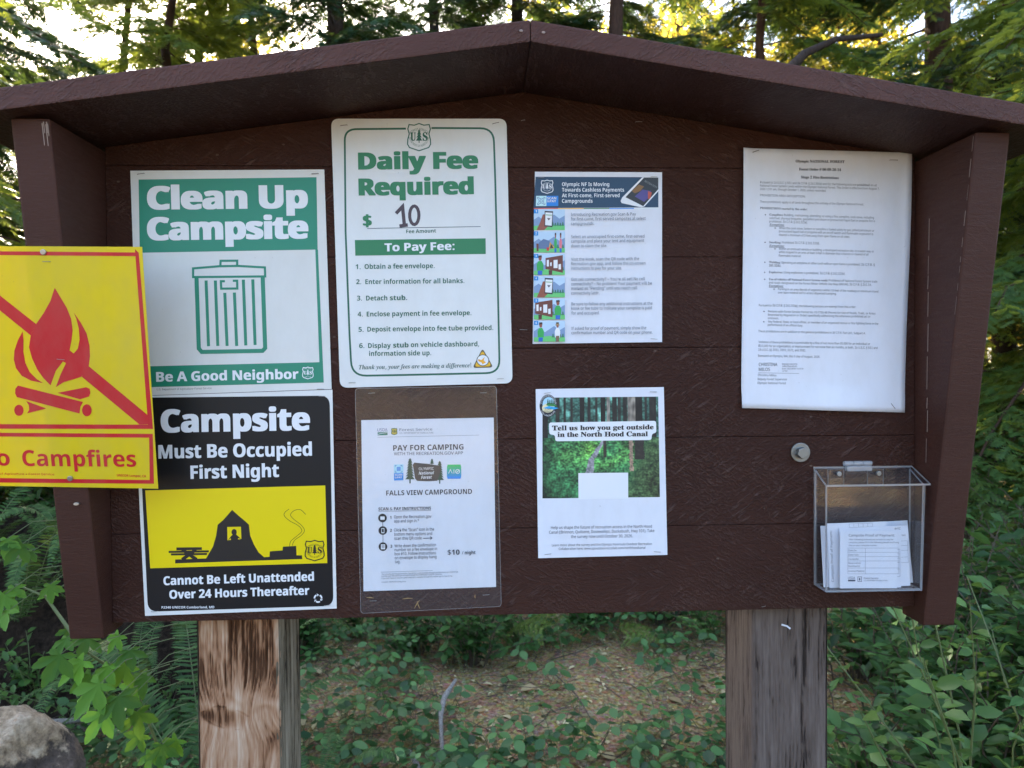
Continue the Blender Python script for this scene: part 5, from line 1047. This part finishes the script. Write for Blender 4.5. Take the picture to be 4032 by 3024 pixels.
near = [(HB, 2430, 9.4, 3.3, .9, 'loose dark conifer just right of the roof ridge'), (HD, 900, 17, 1.4, .6, 'bushy mid green conifer behind the feathery ones near the open sky'), (HC, 700, 9.0, 3.0, 1.1, 'feathery conifer with hanging twigs in front of the sunlit yellow crown at the left'), (HC, 1010, 10.2, .7, 1.15, 'feathery conifer between the dark thick trunk and the sunlit yellow crown'), (HC, -60, 8.6, 2.6, .85, 'low conifer filling the gap under the left end of the roof'), (HC, 520, 10.5, 2.0, 1.15, 'conifer with drooping side branches against the sky at the left'), (HA, 3950, 9.8, 3.6, 1.05, 'dense conifer behind the far right corner of the roof'), 
        (HA, 1330, 8.0, .4, 1.0, 'dark conifer with a thick trunk rising behind the left roof slope'), (HB, 3690, 7.2, 2.2, 1.0, 'conifer with reddish trunk rising behind the right end of the roof'), (HC, 3010, 6.2, 1.0, .9, 'slim young conifer with bent trunk behind the right roof slope'),
        (HA, 800, 11.5, 2.6, .95, 'dark conifer standing against the bright sky left of the ridge'), (HC, 4250, 4.2, .6, .95, 'drooping conifer filling the gap right of the right side board'), (HB, -420, 8.5, 5.1, .9, 'bluish conifer branch tips at the upper left edge of the picture'),
        (HA, 2050, 9.6, 1.5, 1.0, 'dark conifer directly behind the roof ridge'), (HB, 4420, 8.2, .2, 1.0, 'dark conifer behind the drooping one at the right edge'), (HA, 1720, 9.2, 5.6, .9, 'dark conifer with thin sloping twigs left of the roof ridge')]
for src, px, y, rz, s, lab in near: place(src, used, px, y, rz, s, lab, 'conifer', G1)
far = [(MA, 2150, 13.0, 2, .9), (MB, 2900, 12.5, .4, 1.05), (MA, 3350, 13.0, 3, 1.0), (MB, 3850, 12.0, 1.5, 1.1), (MA, 4250, 13.5, 5, 1.0), (MB, 1500, 15, 4.2, 1.1), (MB, 40, 12.5, 2, .62), (MA, 700, 18, 1, .8), (MA, 2600, 14.5, 1, .95), (MB, 3050, 20, 5, 1.3), (MA, 3750, 23, 2, 1.2), (MA, 1150, 20, 3.3, .95), (MA, 930, 17, 0, 1.0), (MB, 60, 22, 1, 1.0), (MA, 2350, 19, 2, 1.1), (MA, 2800, 17, 4, 1.1), (MB, 3200, 15, 3, 1.2), (MA, 3480, 19, 5, 1.2), (MB, 3900, 17, 0, 1.3), (MA, 4300, 21, 1.3, 1.1), (MB, 1900, 23, 2.2, 1.3), (MB, -300, 17, 4, .8), (MA, 1500, 24, 3, 1.0), (MB, 620, 24, 5, .9)]
for src, px, y, rz, s in far: place(src, used, px, y, rz, s, 'sunlit yellow green broadleaf tree glowing behind the dark conifers', 'broadleaf tree', G2)
blk = [(HB, -6.2, 6.4, 1, 1.0), (HC, -4.4, 3.4, 0, 1.15), (HA, -8.5, 9.0, 3, 1.0)]  # extra conifers added to keep the sun off the board
for src, x, y, rz, s in blk: o = dup(src, (x, y, gh(x, y)), rz, s, 'conifer added beyond the left end to shade the notice board', 'added sun-blocking conifers left of the notice board'); o['category'] = 'conifer'
fc_ = [(HD, 1150, 27, .3, .62), (HD, 1800, 31, 1.3, .6), (HD, 2400, 29, 2.2, .62), (HD, 3000, 32, 3.4, .62), (HD, 3600, 30, 4.1, .66), (HD, 4100, 32, 5.2, .66), (HD, -250, 30, .8, .55), (HD, 250, 34, 1.9, .5), (HD, 700, 32, 2.9, .55), (HD, -700, 26, 4.0, .6), (HA, -150, 14, 1.2, .55), (HA, 4700, 13, 2.0, 1.0)]
for src, px, y, rz, s in fc_: place(src, used, px, y, rz, s, 'mid green conifer standing in the forest beyond the nearest trees', 'conifer', G3)
for i, (x, y, s) in enumerate(((-15, -15, .75), (-10.5, -17, .85), (-6, -15.5, .7), (-1.5, -17.5, .8), (3, -15, .75), (7.5, -17, .85), (12, -15.5, .75), (16.5, -17, .85), (-18, -7, .8), (18, -7, .8), (-17, 0, .7), (17, .5, .8))):
    o = dup((HD, HB)[i % 3 == 2], (x, y, gh(x, y)), i * 1.9, s, 'unseen conifer added across the clearing to cut low sky light', 'unseen conifers added around the clearing'); o['category'] = 'conifer'  # out-of-view trees added to dim low sky light on the board
# ---- leaning dead limb behind the right roof slope
lv = tube([at(3080, 300, 4.6), at(3170, 210, 4.65), at(3290, 155, 4.7), at(3470, 138, 4.8)], [.045, .035, .026, .018], 8)
tag(link('dead_limb', npmesh('dead_limb', *lv, True), None, [M_bark]), 'bare dark limb slanting up behind the right roof slope', 'branch')
# ---- hill seen through the gap on the left
V = []; 
for j in range(14):
    for i in range(40):
        x = -700 + i * 25; y = 420 + j * 40; V.append((x, y, max(0, 195 * math.exp(-((x + 300) / 200) ** 2) * min(1, j / 6) * (1 + .12 * mnoise.noise((x * .012, y * .01, 2)))) - 2))
Fc = [(j * 40 + i, j * 40 + i + 1, (j + 1) * 40 + i + 1, (j + 1) * 40 + i) for j in range(13) for i in range(39)]
th = NT('wooded_hill'); th.set(Base_Color=th.ramp(th.noise(th.coord(), .06, 5), [(.3, (.03, .06, .035)), (.7, (.06, .10, .05))]), Roughness=1)
tag(link('hill', npmesh('hill', V, Fc, True), None, [th.m]), kind='structure')

# ---- understory shrubs
SA = shrub('salal_shrub', L_salal, .85, .62, 26, 17, .075, .62, 31)
SB = shrub('salal_shrub', L_salal, .6, .55, 24, 15, .065, .66, 32)
SH = shrub('huckleberry_shrub', L_huck, 1.25, .45, 13, 20, .048, .78, 33, upright=.95, stem=M_stem)
SC = shrub('leafy_shrub', L_huck, .5, .45, 18, 14, .055, .6, 34, stem=M_stem)
us = set()
def put(src, px, y, rz, s, lab, cat, grp): return place(src, us, px, y, rz, s, lab, cat, grp)
GS = 'shrubs growing around the notice board'
put(SH, 3890, .55, 0, 1.0, 'tall light green huckleberry stems with round leaves right of the clear box', 'shrub', GS)
put(SH, 4120, .8, 2, 1.05, 'huckleberry stems with round leaves at the right edge of the picture', 'shrub', GS)
for i, (px, y, s) in enumerate(((3420, 1.05, .85), (3700, 1.15, .9), (3950, 1.0, 1.0), (4200, 1.2, 1.0), (3560, 1.7, 1.05), (3850, 1.75, 1.15), (4150, 1.9, 1.25), (4350, 1.5, 1.2), (3380, 2.1, 1.0), (3680, 2.4, 1.1), (4000, 2.6, 1.3), (4300, 2.7, 1.4))):
    put(SA if i % 2 else SB, px, y, i * 1.7, s, 'dense glossy salal shrub in the thicket right of the dark post', 'shrub', 'salal thicket right of the dark post')
for i, (px, y, s) in enumerate(((1200, 2.5, .6), (1420, 2.7, .75), (1640, 2.5, .7), (1860, 2.35, .75), (2050, 2.5, .8), (2330, 2.75, .85), (2600, 2.75, .8), (2800, 2.5, .75), (1300, 3.2, 1.0), (1750, 3.2, 1.0), (2180, 3.2, 1.0), (2500, 3.2, 1.1), (2750, 3.1, 1.1), (2950, 2.7, .9))):
    put((SA, SC, SB)[i % 3], px, y, i * 2.1, s, 'low leafy shrub in the bank behind the open patch of forest floor', 'shrub', 'shrubs behind the open forest floor')
for i, (px, y, s) in enumerate(((150, 3.6, 1.1), (420, 3.7, 1.1), (-60, 4.2, 1.5), (180, 4.6, 1.6), (420, 4.2, 1.4), (700, 4.0, 1.3), (950, 3.9, 1.2), (-300, 4.0, 1.6), (3500, 4.4, 1.8), (3800, 4.2, 1.9), (4100, 4.4, 2.0), (4400, 4.0, 1.9), (3300, 4.8, 1.7), (20, 6.2, 2.0), (330, 6.5, 2.0), (3700, 6.3, 2.4), (4150, 6.4, 2.5), (-250, 6.0, 2.2))):
    put(SA if i % 2 else SB, px, y, i * 1.3, s, 'large dark shrub in the undergrowth farther back under the trees', 'shrub', 'dark undergrowth shrubs under the trees')
# ---- ferns
fern('big sword fern with long arching fronds left of the pale knotty post', gat(800, 1.25), 11, 1.0, 4, [radians(a) for a in (35, 60, 85, 105, 125, 145, 158, 172, 15, 115, 75)])
fern('sword fern seen in the gap below the yellow sign', gat(60, 2.0) + Vector((0, 0, .36)), 11, .85, 5)
fern('sword fern half hidden behind the lower left side board', gat(330, 2.1) + Vector((0, 0, .34)), 10, .85, 6)
fern('sword fern low on the added dark bank behind the vine maple leaves', gat(520, 1.75) + Vector((0, 0, .05)), 10, .6, 11)
put(SC, 330, 1.75, .4, .75, 'small leafy shrub on the added dark bank above the boulder', 'shrub', GS)
put(SB, 620, 1.6, 1.4, .5, 'small glossy shrub at the foot of the added dark bank left of the pale post', 'shrub', GS)
put(SC, 150, 1.95, 2.4, .8, 'leafy shrub on the added dark bank below the yellow sign', 'shrub', GS)
fern('low sword fern right beside the pale knotty post', gat(1240, 1.15), 8, .55, 7)
fern('sword fern at the far left edge behind the boulder', gat(-170, 2.3) + Vector((0, 0, .45)), 10, .95, 8)
# ---- bracken: pale lacy fronds under the middle of the board
def bracken(label, p, seed, s=1):
    root = empty('bracken_fern', p); tag(root, label, 'fern', 'bracken under the board'); rr = random.Random(seed)
    a, b = frond_mesh(.16, .25, .35, .022, .006, seed, NEEDLE, .006); a.name = 'pinna'; a.materials.append(L_brack); b.materials.append(M_stem)
    link('stem', npmesh('stem', *tube([(0, 0, 0), (.02, .01, .22), (.06, .0, .40)], [.003, .0024, .0016], 5)), root, [M_stem])
    fv = []
    for i in range(9):
        for sd in (-1, 1):
            o = link('frond', a, root); o.location = (.06 + .03 * i, 0, .40 + .012 * i - .003 * i * i); k = s * (1 - i / 11) * 1.15; o.scale = (k, k, k); o.rotation_euler = (sd * .2, .35, sd * radians(62 - 2 * i))
    return root
for px, py, y, rz, s, lab in ((2240, 2440, 2.3, 2.8, 1.0, 'pale green bracken frond hanging below the middle of the board edge'), (2400, 2450, 2.5, -.5, .9, 'pale bracken frond to the right of the other one below the board')):
    p = at(px, py, y); o = bracken(lab, (p.x, y, p.z - .42), int(px), s); o.rotation_euler = (0, 0, rz)
# ---- vine maple sapling on the left
def maple_sapling():
    root = empty('vine_maple', (0, 0, 0)); tag(root, 'young vine maple with large bright lobed leaves left of the pale post', 'sapling')
    g = np.random.default_rng(12); tubes = []; O = []; A = []; N = []; Lf = []
    base = gat(560, .75)
    tw = [[(640, 2980, .8), (560, 2780, .72), (520, 2660, .62), (470, 2560, .55)], [(560, 2780, .72), (450, 2640, .62), (330, 2560, .55), (230, 2540, .5)], [(560, 2780, .72), (480, 2760, .55), (420, 2740, .48)], [(330, 2560, .55), (180, 2350, .6), (60, 2300, .62)]]
    tubes.append(tube([base, base * .4 + at(640, 2980, .8) * .6, at(640, 2980, .8)], [.008, .007, .006], 6))
    for t_ in tw:
        P = [np.array(at(*q)) for q in t_]; tubes.append(tube(P, np.linspace(.005, .002, len(P)), 5))
    spots = [(395, 2690, .42, .095), (465, 2740, .40, .085), (240, 2575, .45, .085), (330, 2600, .47, .08), (430, 2620, .5, .075), (500, 2620, .52, .075), (265, 2510, .5, .06), (510, 2560, .5, .06), (420, 2800, .47, .085), (540, 2800, .52, .075), (580, 2660, .55, .08), (470, 2500, .55, .055), (280, 2470, .58, .05), (545, 2700, .58, .07), (350, 2510, .56, .07),
             (40, 2400, .55, .085), (90, 2140, .6, .07), (30, 2120, .6, .06), (20, 2340, .58, .08), (200, 2300, .6, .055), (130, 2170, .62, .05), (60, 2310, .6, .06), (215, 2330, .62, .045), (255, 2600, .55, .06), (640, 2930, .6, .07), (700, 2910, .62, .06), (600, 2960, .6, .065), (560, 2890, .62, .06), (360, 2660, .5, .06), (520, 2740, .5, .06), (350, 2740, .55, .055)]
    for px, py, y, L in spots:
        p = np.array(at(px, py, y)); L *= .8; O.append(p); d = np.array([g.uniform(-.9, .2), -.55, -.75]) + g.normal(0, .2, 3); A.append(d); N.append(np.array([g.uniform(-.35, .35), -.75, .65]) + g.normal(0, .15, 3)); Lf.append(L)
        tubes.append(tube([p, p + np.array([.03, .05, .03]), p + np.array([.06, .12, .02])], [.0011, .0011, .0013], 4))
    v, fc = leaves(MAPLE, O, A, N, np.array(Lf), np.array(Lf))
    link('stems', npmesh('stems', *join(tubes), True), root, [M_stem]); link('foliage', npmesh('foliage', v, fc), root, [L_maple])
maple_sapling()
# ---- boulder, dead sticks
def boulder():
    bm_ = bmesh.new(); bmesh.ops.create_icosphere(bm_, subdivisions=6, radius=1); g = random.Random(3)
    cuts = [(Vector((.25, -.95, -.15)), .74), (Vector((.75, -.35, .55)), .80), (Vector((-.1, -.35, .93)), .84), (Vector((.95, -.2, -.2)), .82), (Vector((-.6, -.6, .5)), .8)]
    for v in bm_.verts:
        n = v.co.normalized(); k = 1.0
        for c_, d_ in cuts:
            c_ = c_.normalized(); q = n.dot(c_)
            if q > .05: k = min(k, d_ / q)
        k += .05 * mnoise.noise(n * 2.6) + .035 * mnoise.noise(n * 6) + .016 * mnoise.noise(n * 15) + .008 * mnoise.noise(n * 34)
        v.co = Vector((n.x * .23 * k, n.y * .24 * k, n.z * .26 * k))
    t = NT('boulder_rock'); co = t.coord(); a = t.noise(co, 9, 6, .7); b = t.noise(co, 70, 6, .75)
    sp = t.n('SeparateXYZ'); t.l(co, sp.inputs[0])
    browning = t.ramp(t.math('MULTIPLY', t.math('ADD', t.math('MULTIPLY', sp.outputs[2], 5.5), t.math('MULTIPLY', a, 1.3)), .5), [(.66, (1, 1, 1)), (.72, (0, 0, 0))])     # darker brown lower half
    pale = t.ramp(a, [(.34, (.14, .085, .045)), (.46, (.42, .29, .17)), (.58, (.62, .47, .32)), (.70, (.36, .18, .08))])
    col = t.mix(browning, pale, t.ramp(a, [(.35, (.06, .04, .028)), (.65, (.17, .115, .082))]))
    col = t.mix(.6, col, t.ramp(b, [(.3, (.22, .22, .22)), (.7, (.8, .8, .8))]), 'OVERLAY')
    t.set(Base_Color=col, Roughness=.85, Normal=t.bump(b, 1, .012, t.bump(a, .9, .03)))
    me = bpy.data.meshes.new('boulder'); bm_.to_mesh(me); bm_.free(); me.polygons.foreach_set('use_smooth', [True] * len(me.polygons))
    o = link('boulder', me, None, [t.m]); p = at(-30, 2990, 1.0); o.location = (p.x, 1.0, .145); tag(o, 'rough brown and tan boulder in the lower left corner', 'rock')
def shade_bank():                                             # mound added in near-black colour to stand for a shaded hollow
    V = []; nx, ny = 70, 40
    for j in range(ny):
        for i in range(nx):
            px = -500 + i * 1450 / (nx - 1); y = 1.75 + j * 1.6 / (ny - 1); x = gat(px, y).x; e = min(1, (1 - abs(i / (nx - 1) * 2 - 1)) * 3.2)
            h = .50 * (1 - math.exp(-((y - 1.75) / .35) ** 2)) * e * (1 + .3 * mnoise.noise((x * 2, y * 2, 4))) + .05 * mnoise.noise((x * 8, y * 8, 1)) - .02
            V.append((x, y, gh(x, y) + h))
    Fc = [(j * nx + i, j * nx + i + 1, (j + 1) * nx + i + 1, (j + 1) * nx + i) for j in range(ny - 1) for i in range(nx - 1)]
    t = NT('shade_bank_dark'); b = t.noise(t.coord(), 40, 6, .7)
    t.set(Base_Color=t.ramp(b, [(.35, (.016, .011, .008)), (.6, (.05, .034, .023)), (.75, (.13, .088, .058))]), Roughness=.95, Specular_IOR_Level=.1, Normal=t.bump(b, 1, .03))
    tag(link('shade_bank', npmesh('shade_bank', V, Fc, True), None, [t.m]), kind='structure')
shade_bank()
boulder()
def stick(label, P, R, mat, name='dead_stick'):
    Q = smooth([np.array(p) for p in P], 4); n = len(Q); g = random.Random(len(label)); rad = np.interp(np.linspace(0, 1, n), np.linspace(0, 1, len(R)), R)
    Q = [q + np.array([g.uniform(-.002, .002), 0, g.uniform(-.002, .002)]) for q in Q]
    tag(link(name, npmesh(name, *tube(Q, [x * g.uniform(.85, 1.15) for x in rad], 8), True), None, [mat]), label, 'stick', 'dead sticks on the forest floor')
stick('pale crooked stick lying on the ground below the middle of the board', [ong(1725, 3080, .03), ong(1738, 2960, .05), ong(1736, 2860, .07), ong(1738, 2800, .09), ong(1752, 2740, .11), ong(1795, 2675, .13)], [.009, .0085, .008, .010, .011, .006], M_grey)
stick('upper grey stick lying beside the boulder', [ong(140, 2845, .14), ong(270, 2840, .14), ong(390, 2822, .13)], [.010, .012, .008], M_grey)
stick('lower grey stick lying beside the boulder', [ong(150, 2890, .10), ong(320, 2865, .09), ong(460, 2868, .08)], [.013, .014, .009], M_grey)
stick('thin straw coloured stem arching over the ground right of the pale stick', [ong(2180, 2650, .04), ong(2270, 2740, .09), ong(2325, 2830, .04)], [.0035, .003, .002], M_twig)
stick('short broken branch end at the bottom below the board', [ong(1610, 2960, .03), ong(1640, 3010, .03), ong(1665, 3070, .03)], [.009, .010, .008], M_grey)
# ---- litter, twigs and low creeping leaves (beyond counting)
def scatter(n, fx, fy, g):
    y = g.uniform(fy[0], fy[1], n); cx = (y + 1.216) * .05; x = cx + (y + 1.216) * g.uniform(fx[0], fx[1], n); return x, y
def ground_z(x, y): return np.array([gh(a, b) for a, b in zip(x, y)])
g = np.random.default_rng(5)
x, y = scatter(9000, (-.78, .78), (.45, 4.2), g); z = ground_z(x, y) + g.uniform(.001, .012, len(x)); n = len(x)
Lf = g.uniform(.008, .034, n) * np.where(g.random(n) < .12, 2.3, 1)
v, fc = leaves(OVATE, np.stack([x, y, z], -1), g.normal(0, 1, (n, 3)) * np.array([1, 1, .25]), g.normal(0, .35, (n, 3)) + np.array([0, 0, 1]), Lf, Lf * g.uniform(.35, 1.0, n))
tag(link('leaf_litter', npmesh('leaf_litter', v, fc), None, [L_litter]), 'brown leaf litter and bark bits covering the forest floor', 'leaf litter', kind='stuff')
tw = []; rr = random.Random(9)
x, y = scatter(1100, (-.75, .75), (.6, 3.6), g)
for a, b in zip(x, y):
    L = rr.choice((.08, .12, .18, .3)) * rr.uniform(.6, 1.3); t_ = rr.uniform(0, tau); r_ = rr.uniform(.0009, .0026); z = gh(a, b); e = rr.uniform(-.02, .07)
    tw.append(tube([(a, b, z + .006), (a + cos(t_) * L * .5, b + sin(t_) * L * .5, z + .014 + e * .4 + rr.uniform(-.01, .01)), (a + cos(t_ + .3) * L, b + sin(t_ + .3) * L, z + .008 + e)], [r_, r_ * .85, r_ * .5], 4))
tag(link('twig_litter', npmesh('twig_litter', *join(tw)), None, [M_twig]), 'thin fallen twigs strewn over the forest floor', 'twigs', kind='stuff')
O = []; A = []; N = []; Ls = []; tubes = []
g = np.random.default_rng(14)
x, y = scatter(2700, (-.66, .72), (.75, 2.9), g)
for a, b in zip(x, y):
    den = mnoise.noise((a * 1.1, b * 1.3, 5)) + (.36 if a < .05 else 0) + (.25 if a > .62 else -.12) + (.2 if b < 1.5 else 0)
    if ((a - .45) / .75) ** 2 + ((b - 1.95) / .45) ** 2 < 1 and g.random() < .8: continue
    if den < -.05: continue
    h = g.uniform(.03, .16); c = np.array([a, b, gh(a, b)]); hd = g.normal(0, .05, 2); tip = c + np.array([hd[0], hd[1], h]); tubes.append(tube([c, (c + tip) / 2 + np.array([.008, 0, 0]), tip], [.0014, .0012, .0009], 4))
    az = g.uniform(0, tau); sz = g.uniform(.032, .062)
    for q in ((0, 1.0), (1.75, .85), (-1.75, .85)):
        d = np.array([cos(az + q[0]), sin(az + q[0]), -.25 + g.normal(0, .12)]); O.append(tip + d * .008); A.append(d); N.append(np.array([0, -.15, 1.]) + g.normal(0, .22, 3)); Ls.append(sz * q[1])
Ls = np.array(Ls); v, fc = leaves(TOOTHED, O, A, N, Ls, Ls * .95)
gc = empty('bramble_cover', (0, 0, 0)); tag(gc, 'low creeping three-leaved bramble spread over the forest floor', 'ground cover', kind='stuff')
link('foliage', npmesh('foliage', v, fc), gc, [L_bramble]); link('stems', npmesh('stems', *join(tubes)), gc, [M_stem])
